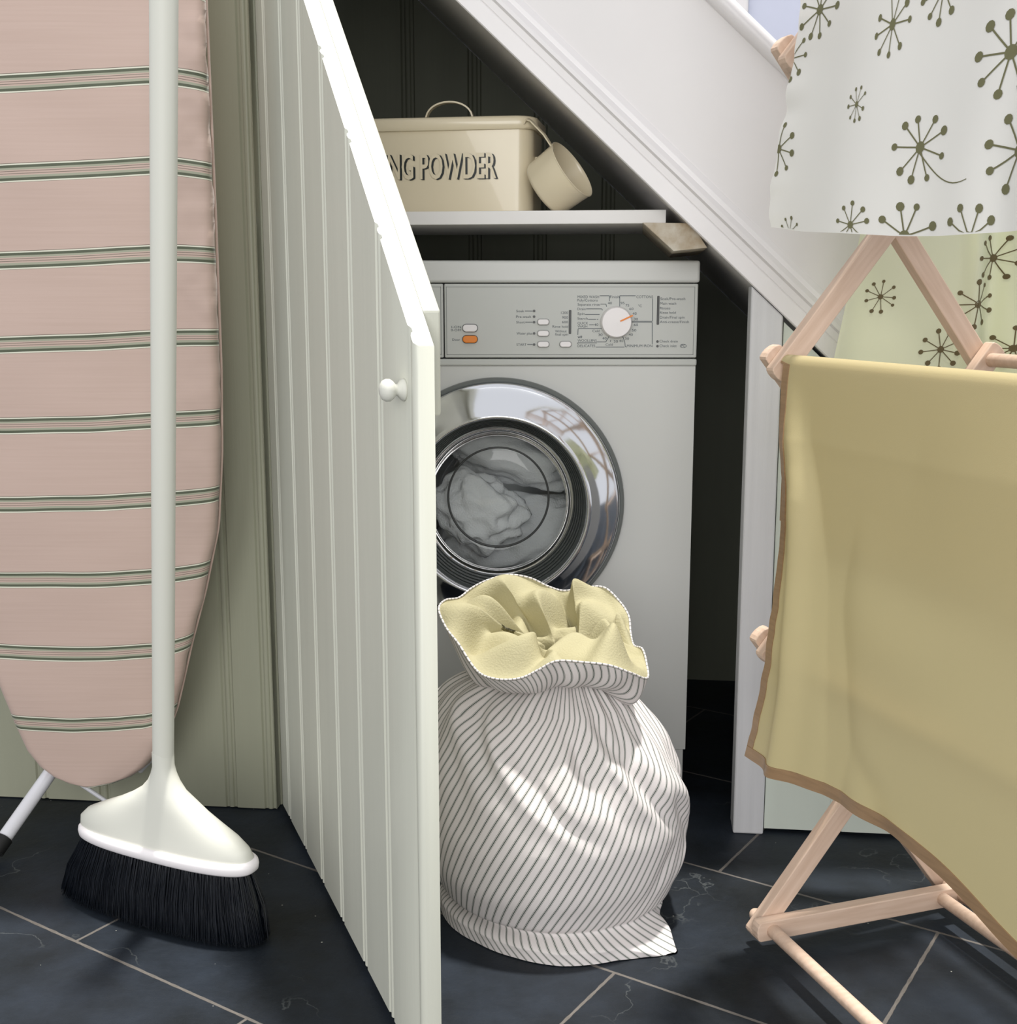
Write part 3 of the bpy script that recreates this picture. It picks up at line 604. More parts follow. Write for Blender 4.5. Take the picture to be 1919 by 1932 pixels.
# s: 0 bottom ... 1 neck
ZS = [(0, 0.0), (0.05, 0.002), (0.11, 0.012), (0.16, 0.021), (0.20, 0.030), (0.35, 0.078), (0.50, 0.135), (0.65, 0.190), (0.78, 0.245), (0.88, 0.285), (0.95, 0.312), (1.0, 0.335)]
RS = [(0, 0.10), (0.05, 0.118), (0.11, 0.132), (0.16, 0.140), (0.20, 0.150), (0.35, 0.168), (0.50, 0.173), (0.65, 0.166), (0.78, 0.136), (0.88, 0.092), (0.95, 0.058), (1.0, 0.040)]
NK = V((0.074, 1.512, 0))
FL = [(-0.150, -0.030), (-0.135, -0.070), (-0.100, -0.110), (-0.055, -0.143), (0.002, -0.163), (0.070, -0.150), (0.110, -0.141), (0.148, -0.133), (0.141, -0.100), (0.132, -0.060), (0.132, 0.0), (0.125, 0.07), (0.06, 0.12), (-0.04, 0.13), (-0.12, 0.09), (-0.150, 0.03)]
FLA = sorted((math.atan2(y, x), math.hypot(x, y)) for x, y in FL)
FLA = [(a-2*PI, r) for a, r in FLA] + FLA + [(a+2*PI, r) for a, r in FLA]
def floor_r(phi):
    a = (phi + PI) % (2*PI) - PI
    return stab(FLA, a, 0.012)
def bag_pt(phi, s):
    sw_ = 0.03*min(1, s*6, (1-s)*6+0.05); z = sum(lerp_tab(ZS, s+sw_*k/2) for k in (-2, -1, 0, 1, 2))/5; r = sum(lerp_tab(RS, s+sw_*k/2) for k in (-2, -1, 0, 1, 2))/5; c, s_ = math.cos(phi), math.sin(phi)
    rx, ry = r, r*0.93
    if s_ < 0: ry *= 1.02
    # left shoulder stays high, right one slopes away
    sh_ = math.exp(-((s-0.80)/0.16)**2)
    left = max(0, -c); right = max(0, c)
    z += sh_*(0.044*left - 0.006*right)
    rx += 0.020*sh_*left
    bl = max(0, (0.22-s)/0.22)
    # outline of the folded base with its corner, towards lower right
    fr_ = floor_r(phi); k = max(0, min(1, (0.20-s)/0.07)); k = k*k*(3-2*k); low = min(1, s/0.06 + 0.86)
    rx = rx*(1-k) + fr_*low*k; ry = ry*(1-k) + fr_*low*k
    a = (phi + math.radians(44) + PI) % (2*PI) - PI
    z -= 0.016*math.exp(-(a/0.22)**2)*k*min(1, s*10)
    # pleats falling from the neck
    pl_ = 0
    w1 = noise.noise(V((c*1.3, s_*1.3, 3.1)))*2.2
    fade = max(0, (s-0.52)/0.48)
    amp = 0.0075*fade**0.7*(1 if s < 0.93 else max(0.4, (1-s)/0.07))
    w2 = 0.5+0.5*noise.noise(V((c*2.2+4, s_*2.2, 1.0+s)))*1.6
    pl_ += amp*w2*1.3*math.sin(9*phi + w1*2 + s*2.2) + amp*0.55*fade*math.sin(21*phi - 2*w1)
    # long soft diagonal folds, from upper left to lower right and the other way
    def fold(p0, slope, wd, s0, sw, h):
        d_ = (phi - p0 + slope*(s-s0) + PI) % (2*PI) - PI
        return h*math.exp(-(d_/wd)**2)*math.exp(-((s-s0)/sw)**2)
    P2 = -PI/2
    for p0, slope, wd, s0, sw, h in ((P2+0.42, 2.0, 0.10, 0.74, 0.15, 0.013), (P2+0.14, 2.0, 0.09, 0.74, 0.15, -0.011), (P2-0.50, 3.0, 0.13, 0.72, 0.13, 0.014), (P2-0.20, 3.0, 0.10, 0.66, 0.12, -0.013),
                                     (P2-0.95, 2.4, 0.14, 0.74, 0.12, 0.012), (P2+0.95, 1.8, 0.12, 0.66, 0.15, 0.012), (P2+0.72, 1.9, 0.09, 0.64, 0.15, -0.010), (P2+1.25, 1.2, 0.09, 0.58, 0.16, 0.009), (P2+1.10, 1.4, 0.07, 0.56, 0.14, -0.008),
                                     (P2+0.05, -0.6, 0.07, 0.80, 0.10, 0.007), (P2+1.5, 0.4, 0.08, 0.5, 0.18, -0.008), (P2+2.3, 1.0, 0.2, 0.6, 0.2, 0.01), (P2-1.6, 1.0, 0.2, 0.6, 0.2, 0.01), (P2+0.9, -1.6, 0.10, 0.36, 0.10, -0.006), (P2+1.25, -1.6, 0.08, 0.36, 0.10, 0.005)):
        pl_ += fold(p0, slope, wd, s0+0.03, sw*0.85, h*0.92)
    pl_ += 0.007*noise.noise(V((c*1.4, s_*1.4, s*2.0+9)))*min(1, s*3) + 0.0010*noise.noise(V((c*5, s_*5, s*6+2)))*min(1, s*3)
    # crease above the base and its little puckers
    eb = math.exp(-((s-0.185)/0.022)**2)
    pl_ += -0.012*eb*(0.55+0.45*math.sin(2.4*phi+1.2)) + 0.0030*math.exp(-((s-0.15)/0.04)**2)*math.sin(19*phi)*(0.3+max(0, c))
    t = max(0, (s-0.55)/0.45); t = t*t*(3-2*t); cc = BC.lerp(NK, t)
    return V((cc.x + (rx+pl_)*c, cc.y + (ry+pl_)*s_, max(0.0012, z + pl_*0.25*max(0, s-0.4))))
NPH, NS = 420, 170; vs = []; uv = []
for j in range(NS+1):
    s = j/NS
    for i in range(NPH+1):
        phi = -PI*1.5 + 2*PI*i/NPH; p = bag_pt(phi, s); vs.append(p)
        q_s = max(0, 0.285-max(p.z, 0.03)); tws = 3.3*q_s - (0.20*max(0, 0.03-p.z)/0.03)
        uv.append(((phi + tws)/(2*PI)*88, s))
fs = [(j*(NPH+1)+i, j*(NPH+1)+i+1, (j+1)*(NPH+1)+i+1, (j+1)*(NPH+1)+i) for j in range(NS) for i in range(NPH)]
n0 = len(vs); vs.append(V((BC.x, BC.y, 0.0012))); uv.append((0, 0)); fs += [(i+1, i, n0) for i in range(NPH)]
mesh_obj('bag_body', vs, fs, ticking_m, bag, uvs=uv)
# ruffled collar above the drawstring
RIM = [(828,1150,1.49),(840,1133,1.53),(866,1128,1.56),(890,1110,1.585),(920,1095,1.60),(960,1085,1.615),(1000,1091,1.615),(1035,1107,1.61),(1065,1115,1.61),(1105,1109,1.60),(1140,1109,1.59),(1168,1134,1.575),(1186,1162,1.555),(1190,1195,1.53),(1196,1218,1.505),(1212,1225,1.485),(1220,1252,1.46),(1221,1280,1.435),(1190,1270,1.405),(1150,1256,1.392),(1100,1250,1.388),(1050,1248,1.388),(1015,1265,1.388),(985,1279,1.385),(950,1283,1.382),(915,1276,1.39),(893,1258,1.40),(865,1215,1.43),(842,1185,1.46)]
RP = [onY(*q) for q in RIM]
def closed_spline(P, n):
    out = []; m_ = len(P)
    for i in range(n):
        t = i*m_/n; k = int(t); f = t-k; p0, p1, p2, p3 = P[(k-1) % m_], P[k % m_], P[(k+1) % m_], P[(k+2) % m_]
        out.append(0.5*((2*p1) + (-p0+p2)*f + (2*p0-5*p1+4*p2-p3)*f*f + (-p0+3*p1-3*p2+p3)*f*f*f))
    return out
NR = 360; rimc = closed_spline(RP, NR)
NC = V((0.068, 1.515, 0.352))
ang = [math.atan2(p.y-NC.y, p.x-NC.x) for p in rimc]
def coll(i, t, inner):
    r = rimc[i]; a = ang[i]
    nr = 0.032 + 0.009*math.sin(5*a+1) + 0.005*math.sin(9*a)
    nk = NC + V((math.cos(a)*nr*1.15, math.sin(a)*nr*0.8, 0.0))
    if inner:
        p = r.lerp(nk, t); L0 = (r-nk).length
        up = 0.016*math.sin(PI*t)*(1 if r.y < 1.5 else 0.25)            # puffs up before it dips
        fold = 0.019*math.sin(6*a + 3.4*t + 0.4) + 0.013*math.sin(11*a - 4*t + 2) + 0.005*noise.noise(V((math.cos(a)*4, math.sin(a)*4, t*3)))*2
        env = math.sin(PI*min(1, t*1.05))**0.8
        p = p + V((0, 0, up + fold*env)) + V((-math.sin(a), math.cos(a), 0))*0.014*env*math.sin(6*a+4*t)
        p.z = max(p.z, min(r.z, NC.z) - 0.002 - 0.020*t)
        return p
    nko = NC + V((math.cos(a)*0.052, math.sin(a)*0.045, -0.034))
    p = r.lerp(nko, t)
    return p + V((0, 0, -(0.014 if r.y < 1.40 else 0.014 + min(0.022, (r.y-1.40)*0.5))*math.sin(PI*t))) + V((math.cos(a), math.sin(a), 0))*(0.010*math.sin(PI*t) + 0.004*math.sin(16*a)*math.sin(PI*t))
NT = 44
vs = [coll(i, t/NT, True) for t in range(NT+1) for i in range(NR)]
for k, (dz_, sc_) in enumerate(((-0.012, 0.95), (-0.03, 0.9), (-0.06, 1.1), (-0.075, 0.5), (-0.078, 0.02))):
    for i in range(NR):
        b_ = coll(i, 1.0, True); vs.append(V((NC.x + (b_.x-NC.x)*sc_, NC.y + (b_.y-NC.y)*sc_, b_.z + dz_)))
rows = NT+1+5
fs = [(j*NR+i, j*NR+(i+1) % NR, (j+1)*NR+(i+1) % NR, (j+1)*NR+i) for j in range(rows-1) for i in range(NR)]
ln_ = mesh_obj('collar_lining', vs, fs, green_lining, bag); ln_['label'] = 'yellow-green linen lining folded open at the top'
vs = []; uv = []
for t in range(21):
    for i in range(NR+1):
        vs.append(coll(i % NR, t/20, False) + V((0, 0, -0.0012))); uv.append((i/NR*95 + 0.8*math.sin(t*.3), t/20))
fs = [(j*(NR+1)+i, j*(NR+1)+i+1, (j+1)*(NR+1)+i+1, (j+1)*(NR+1)+i) for j in range(20) for i in range(NR)]
mesh_obj('collar', vs, fs, ticking_m, bag, uvs=uv)
# hem piping, white flecked with dark dashes
mb = MB(); seg = 8; vs = []; uv = []
for i in range(NR+1):
    p = rimc[i % NR]; d = (rimc[(i+1) % NR]-rimc[(i-1) % NR]).normalized(); x = d.cross(V((0, 0, 1))).normalized(); y_ = x.cross(d)
    for k in range(seg):
        a = 2*PI*k/seg; vs.append(p + (x*math.cos(a)+y_*math.sin(a))*0.0013 + V((0, 0, 0.0005))); uv.append((i/NR*130, k/seg))
fs = [(i*seg+k, i*seg+(k+1) % seg, (i+1)*seg+(k+1) % seg, (i+1)*seg+k) for i in range(NR) for k in range(seg)]
mesh_obj('hem', vs, fs, ticking_m, bag, uvs=uv)
# drawstring round the neck
dsp = [NC + V((math.cos(a)*0.050, math.sin(a)*0.044, -0.036+0.003*math.sin(5*a))) for a in [2*PI*k/48 for k in range(49)]]
MB().tube(dsp, 0.0022, 8).build('drawstring', ticking_m, bag, smooth=True)
reparent(bag)

# ------------------------------------------------------------------ ironing board
ib = thing('ironing_board', 'ironing board with pink striped cover standing folded against the wall', 'ironing board', (-0.62, 1.75, 0))
ibY = lambda z: 1.70 - 0.0714*(z-0.079)
HW = [(0.079, 0.0), (0.0805, 0.020), (0.085, 0.040), (0.094, 0.060), (0.110, 0.080), (0.135, 0.098), (0.185, 0.118), (0.227, 0.130), (0.30, 0.150), (0.38, 0.175), (0.474, 0.199), (0.58, 0.210), (0.70, 0.216), (0.9, 0.220), (1.167, 0.224), (1.6, 0.226)]
def hwf(z):
    for (a, b), (c, d) in zip(HW, HW[1:]):
        if z <= c: return b + (d-b)*(z-a)/(c-a)
    return HW[-1][1]
zs = [0.079, 0.0793, 0.0798, 0.0805, 0.0825, 0.085, 0.089, 0.094, 0.101, 0.110, 0.122, 0.135] + [0.135+0.008*k for k in range(1, 160)]
NX = 90; vs = []; uv = []
# spline-smooth half width
def hws(z):
    e = 0.012 if z > 0.15 else 0.0
    return (hwf(z-e)+hwf(z)*2+hwf(z+e))/4 if e else hwf(z)
for z in zs:
    h = hws(z); yb_ = ibY(z); xc = -0.612 if z > 0.2 else -0.612 - 0.010*(0.2-z)/0.12
    for i in range(NX+1):
        u = -1 + 2*i/NX
        # cross-section: flat face with rounded wrap to the back
        e = 0.014; xx = u*h; d = 1-abs(u); dd = d*h
        yy = 0.0 if dd > e else e - math.sqrt(max(0, e*e - (e-dd)**2))
        tzz = min(1, max(0, (z-0.6)/0.35)); wob = 0.003*noise.noise(V((xx*9, z*11, 2))) + ((0.0075*noise.noise(V((xx*22, z*34, 7))) + 0.003*noise.noise(V((xx*50, z*80, 3))))*max(0, (u-0.66)/0.34)*(0.35+0.65*tzz) if u > 0.66 else 0)
        edge = 0.0030*noise.noise(V((z*34, 1, 1)))*max(0, (u-0.85)/0.15) if u > 0.85 else 0
        vs.append(V((xc + xx + edge, yb_ + yy + wob - 0.004*(1-u*u), z)))
        # stripes: slight sag and rise across the board
        tz = min(1, max(0, (z-0.35)/0.65)); ue = max(0, u-0.66)/0.34
        sg = 0.010*u*tz + 0.002*u - 0.0045*math.cos(1.8*(u+0.05))*(1-tz) - 0.020*ue**1.5*(tz-0.45)
        sg += 0.0012*noise.noise(V((u*2.5, z*5, 11)))
        uv.append((u, (z - sg - 0.181 - 0.003)/0.1105 + 0.488))
nrow = len(zs)
for r_ in range(nrow):      # back face
    z = zs[r_]; h = hws(z); xc = -0.612 if z > 0.2 else -0.612 - 0.010*(0.2-z)/0.12
    for i in range(NX+1):
        u = -1+2*i/NX; vs.append(V((xc + u*h*0.96, ibY(z)+0.022, z))); uv.append((u, 0.1))
fs = [(j*(NX+1)+i, j*(NX+1)+i+1, (j+1)*(NX+1)+i+1, (j+1)*(NX+1)+i) for j in range(nrow-1) for i in range(NX)]
B0 = nrow*(NX+1)
fs += [(B0+j*(NX+1)+i+1, B0+j*(NX+1)+i, B0+(j+1)*(NX+1)+i, B0+(j+1)*(NX+1)+i+1) for j in range(nrow-1) for i in range(NX)]
for j in range(nrow-1):
    for c_, fl in ((0, False), (NX, True)):
        a, b = j*(NX+1)+c_, (j+1)*(NX+1)+c_; q = (a, b, B0+b, B0+a); fs.append(q if not fl else q[::-1])
e_ = (nrow-1)*(NX+1); fs += [(e_+i, e_+i+1, B0+e_+i+1, B0+e_+i) for i in range(NX)] + [(i+1, i, B0+i, B0+i+1) for i in range(NX)]
mesh_obj('cover', vs, fs, cover_m, ib, uvs=uv)
# binding round the edge
bp = [V((-0.612 - (0.010*(0.2-z)/0.12 if z < 0.2 else 0) + sgn*(hws(z)), ibY(z)+0.023, z)) for sgn, rng in ((1, reversed(zs[1:])), (-1, zs[1:])) for z in rng]
MB().tube(bp, 0.0018, 6).build('edge_binding', cover_m, ib, smooth=True)
def leg(p0, p1, r, nm='leg', foot=False):
    o = MB().tube([p0, V(p0).lerp(V(p1), .5), p1], r, 20).build(nm, tube_white, ib, smooth=True); auto(o, 50)
    if foot:
        d = (V(p1)-V(p0)).normalized(); auto(MB().tube([V(p1)-d*0.018, V(p1)+d*0.004], r+0.0025, 20).build('rubber_foot', black_rubber, o, smooth=True), 50)
    return o
fA = onZ(-6, 1606, 0.014)
mid_ = onY(112, 1434, 1.745)
lg_ = MB().tube([(-0.60, 1.748, 0.34), (-0.615, 1.748, 0.28), mid_ + V((0.02, 0, 0.035)), mid_, V((fA.x, fA.y, 0.0175)).lerp(mid_, .5), (fA.x, fA.y, 0.0175)], 0.0105, 20).build('leg', tube_white, ib, smooth=True); auto(lg_, 50)
d = (V((fA.x, fA.y, 0.0175)) - mid_).normalized()
auto(MB().tube([V((fA.x, fA.y, 0.0175))-d*0.018, V((fA.x, fA.y, 0.0175))+d*0.004], 0.0130, 20).build('rubber_foot', black_rubber, lg_, smooth=True), 50)
leg((-0.62, 1.748, 0.22), (-0.66, 1.700, 1.0), 0.0080)
leg((onY(292, 1420, 1.745)), (onY(262, 1452, 1.745)), 0.0070, 'stay_rod')
leg((onY(150, 1478, 1.735)), (onY(204, 1514, 1.735)), 0.0032, 'stay_rod')
reparent(ib)

# ------------------------------------------------------------------ broom
rl, rr_ = onZ(162, 1556, 0.100), onZ(476, 1642, 0.095)
hc = (rl+rr_)/2; hd = (rr_-rl); half = hd.length/2; hd = V((hd.x, hd.y, 0)).normalized(); hn = V((hd.y, -hd.x, 0))   # hn towards camera
neck = onY(308, 1430, hc.y - 0.0)
br = thing('broom', 'cream white broom with black bristles standing in front of ironing board', 'broom', (hc.x, hc.y, 0))
H0 = 0.100
prof = [(-0.004, 0.985, 0.030), (0.0, 0.985, 0.031), (0.010, 0.965, 0.0305), (0.022, 0.90, 0.0285), (0.035, 0.78, 0.0265), (0.048, 0.62, 0.0245), (0.062, 0.46, 0.0225), (0.076, 0.335, 0.0205), (0.090, 0.235, 0.0185), (0.104, 0.165, 0.0165), (0.116, 0.125, 0.0150), (0.128, 0.1, 0.0140), (0.150, 0.092, 0.0138)]
top = neck; top_h = neck.z - H0
loops = []
for h, hl, th_ in prof:
    f = min(1, max(0, h/0.15)); z = H0 + h*(top_h/0.140 if top_h > 0 else 1)
    c = V((hc.x, hc.y, 0)).lerp(V((neck.x, neck.y, 0)), f**0.8); lp = []
    sk = 0.0
    for k in range(64):
        a = 2*PI*k/64; ca, sa = math.cos(a), math.sin(a)
        L1 = max(hl*half, 0.0138); p = 2.6 if hl > .3 else 2.0
        x = math.copysign(abs(ca)**(2/p), ca)*L1; y = math.copysign(abs(sa)**(2/p), sa)*th_
        # left shoulder fuller, right side sweeps in
        if ca > 0: x *= 1 + 0.08*math.sin(PI*min(1, max(0, h/0.11)))
        else: x *= 1 + 0.22*math.sin(PI*min(1, max(0, h/0.10)))**1.2
        lp.append(c + hd*x + hn*y + V((0, 0, z)))
    loops.append(lp)
mb = MB(); loft(mb, loops); hd_o = auto(mb.build('broom_head', broom_white, br, smooth=True), 70)
mb = MB(); loops = []
for h, g in ((-0.008, -0.003), (-0.009, 0.002), (-0.006, 0.0055), (0.0, 0.0065), (0.005, 0.0055), (0.008, 0.002), (0.007, -0.002)):
    lp = []
    for k in range(96):
        a = 2*PI*k/96; ca, sa = math.cos(a), math.sin(a); p = 2.6
        lp.append(V((hc.x, hc.y, H0+h)) + hd*(math.copysign(abs(ca)**(2/p), ca)*(half*0.985+g)) + hn*(math.copysign(abs(sa)**(2/p), sa)*(0.031+g)))
    loops.append(lp)
loft(mb, loops); auto(mb.build('head_trim', broom_rim, br, smooth=True), 70)
ht = onY(309, -60, neck.y - 0.055)
n_ = 24
mb = MB().tube([neck.lerp(ht, -0.03 + 1.03*k/n_) for k in range(n_+1)], [0.0133 + 0.0026*k/n_ for k in range(n_+1)], 40)
auto(mb.build('broom_handle', broom_white, br, smooth=True), 50)
# bristles
mb = MB(); core = MB(); random.seed(3)
lp0, lp1 = [], []
for k in range(64):
    a = 2*PI*k/64; ca, sa = math.cos(a), math.sin(a)
    lp0.append(V((hc.x, hc.y, H0-0.004)) + hd*(math.copysign(abs(ca)**.77, ca)*half*0.95) + hn*(math.copysign(abs(sa)**.77, sa)*0.026))
    lp1.append(V((hc.x, hc.y, 0.006)) + hd*(math.copysign(abs(ca)**.77, ca)*half*1.12) + hn*(math.copysign(abs(sa)**.77, sa)*0.040) + hd*(-0.016 if ca < 0 else 0.0))
verts, faces = [], []
mbc = MB(); loft(mbc, [lp0, [a.lerp(b, .5) + V((0,0,0)) for a, b in zip(lp0, lp1)], lp1]); verts += mbc.v; faces += mbc.f
gap = []
for i in range(5200):
    u = random.uniform(-1, 1); a = random.uniform(-1, 1)
    tuft = round(u*26)/26; u2 = tuft*0.55 + u*0.45
    w_ = (1-abs(u)**2.6)**(1/2.6)
    if random.random() < 0.75: a = -1 + 0.25*random.random() if False else (0.78 + 0.22*random.random())*(1 if random.random() < .85 else -1)
    y0 = a*w_*0.027
    b0 = V((hc.x, hc.y, H0-0.002)) + hd*(u2*half*0.955) + hn*y0
    fl = 1 + 0.17*abs(u)
    ut = u2 + (u-u2)*1.0 + random.gauss(0, 0.008)
    zt = 0.003 + abs(random.gauss(0, 0.004))
    e = V((hc.x, hc.y, zt)) + hd*(ut*half*(0.955 + (0.34 if ut < 0 else 0.16)*abs(ut)**1.2) ) - V((0, 0, 0)) + hn*(y0*1.55 + random.gauss(0, 0.002))
    mid = b0.lerp(e, 0.55) + hn*(0.004*a) + hd*(0.003*u) + V((random.gauss(0, .0008), random.gauss(0, .0008), 0))
    r = 0.00055*random.uniform(.6, 1.3); s0 = len(verts)
    for p, rr in ((b0, r), (mid, r), (e, r*0.6)):
        verts += [p + hd*(-rr), p + hd*rr, p + hn*(rr*1.3)]
    for j in range(2):
        for k in range(3): faces.append((s0+j*3+k, s0+j*3+(k+1) % 3, s0+j*3+3+(k+1) % 3, s0+j*3+3+k))
bo = mesh_obj('bristles', verts, faces, bristle_m, br); bo['kind'] = 'stuff'
reparent(br)

# ------------------------------------------------------------------ clothes airer
TH = math.radians(18.5); RA = V((math.cos(TH), math.sin(TH), 0)); RB = V((math.sin(TH), -math.cos(TH), 0)); RO = V((0.33, 1.39, 0))
def RPt(a, b, z): return RO + RA*a + RB*b + V((0, 0, z))
def rhit(px, py, a): p = onP(px, py, RO+RA*a, RA); q_ = p-RO; return q_.dot(RB), p.z
rack = thing('clothes_airer', 'folding beech wood clothes airer of crossed slats and dowels', 'clothes airer', RPt(0.13, 0.3, 0))
LV = [0.036, 0.388, 0.722, 1.058, 1.395]; AL, AR = -0.016, 0.262; BWD = 0.0125; BT = 0.0155
def bar(a0, z0, a1, z1, b, name='slat', ext=0.021, r=BWD):
    d = V((a1-a0, z1-z0)); L0 = d.length; d.normalize(); n_ = V((-d.y, d.x)); poly = []
    for i in range(7): t_ = -PI/2 + PI*i/6; poly.append(V((a1, z1)) + d*(ext-0.005 + 0.005*math.cos(t_)) + n_*(r*math.sin(t_)))
    for i in range(7): t_ = PI/2 + PI*i/6; poly.append(V((a0, z0)) + d*(-ext+0.005 + 0.005*math.cos(t_)) + n_*(r*math.sin(t_)))
    # local frame: grain along local x
    ox = RPt(a0, b, z0); X = RA*d.x + V((0, 0, d.y)); Z_ = RA*(-d.y) + V((0, 0, d.x)); Y_ = Z_.cross(X)
    M = Matrix(((X.x, Y_.x, Z_.x, ox.x), (X.y, Y_.y, Z_.y, ox.y), (X.z, Y_.z, Z_.z, ox.z), (0, 0, 0, 1)))
    pl = [((p - V((a0, z0))).dot(d), (p - V((a0, z0))).dot(n_)) for p in poly]
    mb = MB().prism(pl, lambda u, v: V((u, -BT/2, v)), lambda u, v: V((u, BT/2, v)))
    o = bevel(mb.build(name, wood, rack), 0.0012, 2, 50); o.matrix_basis = M
    return o
for fb in (0.0, 0.66):
    for i in range(4):
        bar(AL, LV[i], AR, LV[i+1], fb + 0.0, 'slat')             # rises to the right, nearer
        bar(AR, LV[i], AL, LV[i+1], fb - BT - 0.0004, 'slat')
    bar(AL, LV[0], AR, LV[0], fb + BT + 0.0004, 'foot_rail')
def dowel(a, z, b0=-0.0225, b1=0.70, name='dowel'):
    pts = [RPt(a, b0, z), RPt(a, b0+0.004, z), RPt(a, (b0+b1)/2, z), RPt(a, b1-0.004, z), RPt(a, b1, z)]
    auto(MB().tube(pts, [0.0065, 0.0083, 0.0083, 0.0083, 0.0065], 20).build(name, wood, rack, smooth=True), 50)
for i, z in enumerate(LV):
    dowel(AL, z)
    dowel(AR, z)
dowel(0.231, LV[0]+0.001, b0=0.02)
reparent(rack)
for c in COL.objects:
    if c.parent == rack and c.name.startswith(('slat', 'foot_rail')):
        pass

# ------------------------------------------------------------------ cloths
def cloth(name, S, nu, nv, m, motifs=(), mm=None, parent=None, off=0.0006, nrm=None, clip=None):
    vs = [S(i/nu, j/nv) for j in range(nv+1) for i in range(nu+1)]
    fs = [(j*(nu+1)+i, j*(nu+1)+i+1, (j+1)*(nu+1)+i+1, (j+1)*(nu+1)+i) for j in range(nv) for i in range(nu)]
    fmi = [0]*len(fs)
    def N_(u, v):
        e = 1e-3; return (S(u+e, v)-S(u-e, v)).cross(S(u, v+e)-S(u, v-e)).normalized()
    def put(poly):
        cu = [min(max(p[0], 0.002), 0.998) for p in poly]; cv = [min(max(p[1], 0.002), 0.998) for p in poly]
        if max(cu)-min(cu) < 1e-5 or max(cv)-min(cv) < 1e-5: return
        n0 = len(vs)
        for sd in (1, -1):
            n0 = len(vs)
            for u, v in zip(cu, cv): vs.append(S(u, v) + N_(u, v)*off*sd)
            fs.append(tuple(range(n0, n0+len(poly)))); fmi.append(1)
    for (u0, v0, R, seed, wu, wv, tail) in motifs:       # wu, wv: metres across the full u / v
        rn_ = random.Random(seed); c = 9; ph = rn_.random()*6
        disc = lambda cx, cy, r, k=10: put([(u0+(cx+r*math.cos(2*PI*i/k))/wu, v0+(cy+r*math.sin(2*PI*i/k))/wv) for i in range(k)])
        disc(0, 0, R*0.17, 12)
        for i in range(c):
            a = ph + 2*PI*i/c + rn_.uniform(-.12, .12); rr = R*rn_.uniform(0.82, 1.0); x, y = rr*math.cos(a), rr*math.sin(a)
            uu, vv = u0+x/wu, v0+y/wv
            inside = 0 <= uu <= 1 and 0 <= vv <= 1
            if inside: disc(x, y, R*0.115*rn_.uniform(.85, 1.2))
            kk = 1.0
            while kk > 0.1 and not (0 <= u0+x*kk/wu <= 1 and 0 <= v0+y*kk/wv <= 1): kk -= 0.1
            n_ = V((-math.sin(a), math.cos(a)))*R*0.022; NSG = 4
            for s_ in range(NSG):
                q0, q1 = kk*s_/NSG, kk*(s_+1)/NSG
                put([(u0+(x*q0-n_.x)/wu, v0+(y*q0-n_.y)/wv), (u0+(x*q1-n_.x)/wu, v0+(y*q1-n_.y)/wv), (u0+(x*q1+n_.x)/wu, v0+(y*q1+n_.y)/wv), (u0+(x*q0+n_.x)/wu, v0+(y*q0+n_.y)/wv)])
        if tail:
            pr_ = None
            for s_ in range(13):
                t_ = s_/12; x = R*2.1*t_; y = -R*(0.15 + 0.95*math.sin(PI*t_*0.62))*1.0
                if pr_: 
                    h_ = R*0.03*(1-t_*0.6); put([(u0+pr_[0]/wu, v0-(pr_[1]-h_)/wv), (u0+x/wu, v0-(y-h_)/wv), (u0+x/wu, v0-(y+h_)/wv), (u0+pr_[0]/wu, v0-(pr_[1]+h_)/wv)])
                pr_ = (x, y)
    o = mesh_obj(name, vs, fs, None, parent, mats=[m, mm or m], fm=fmi)
    return o

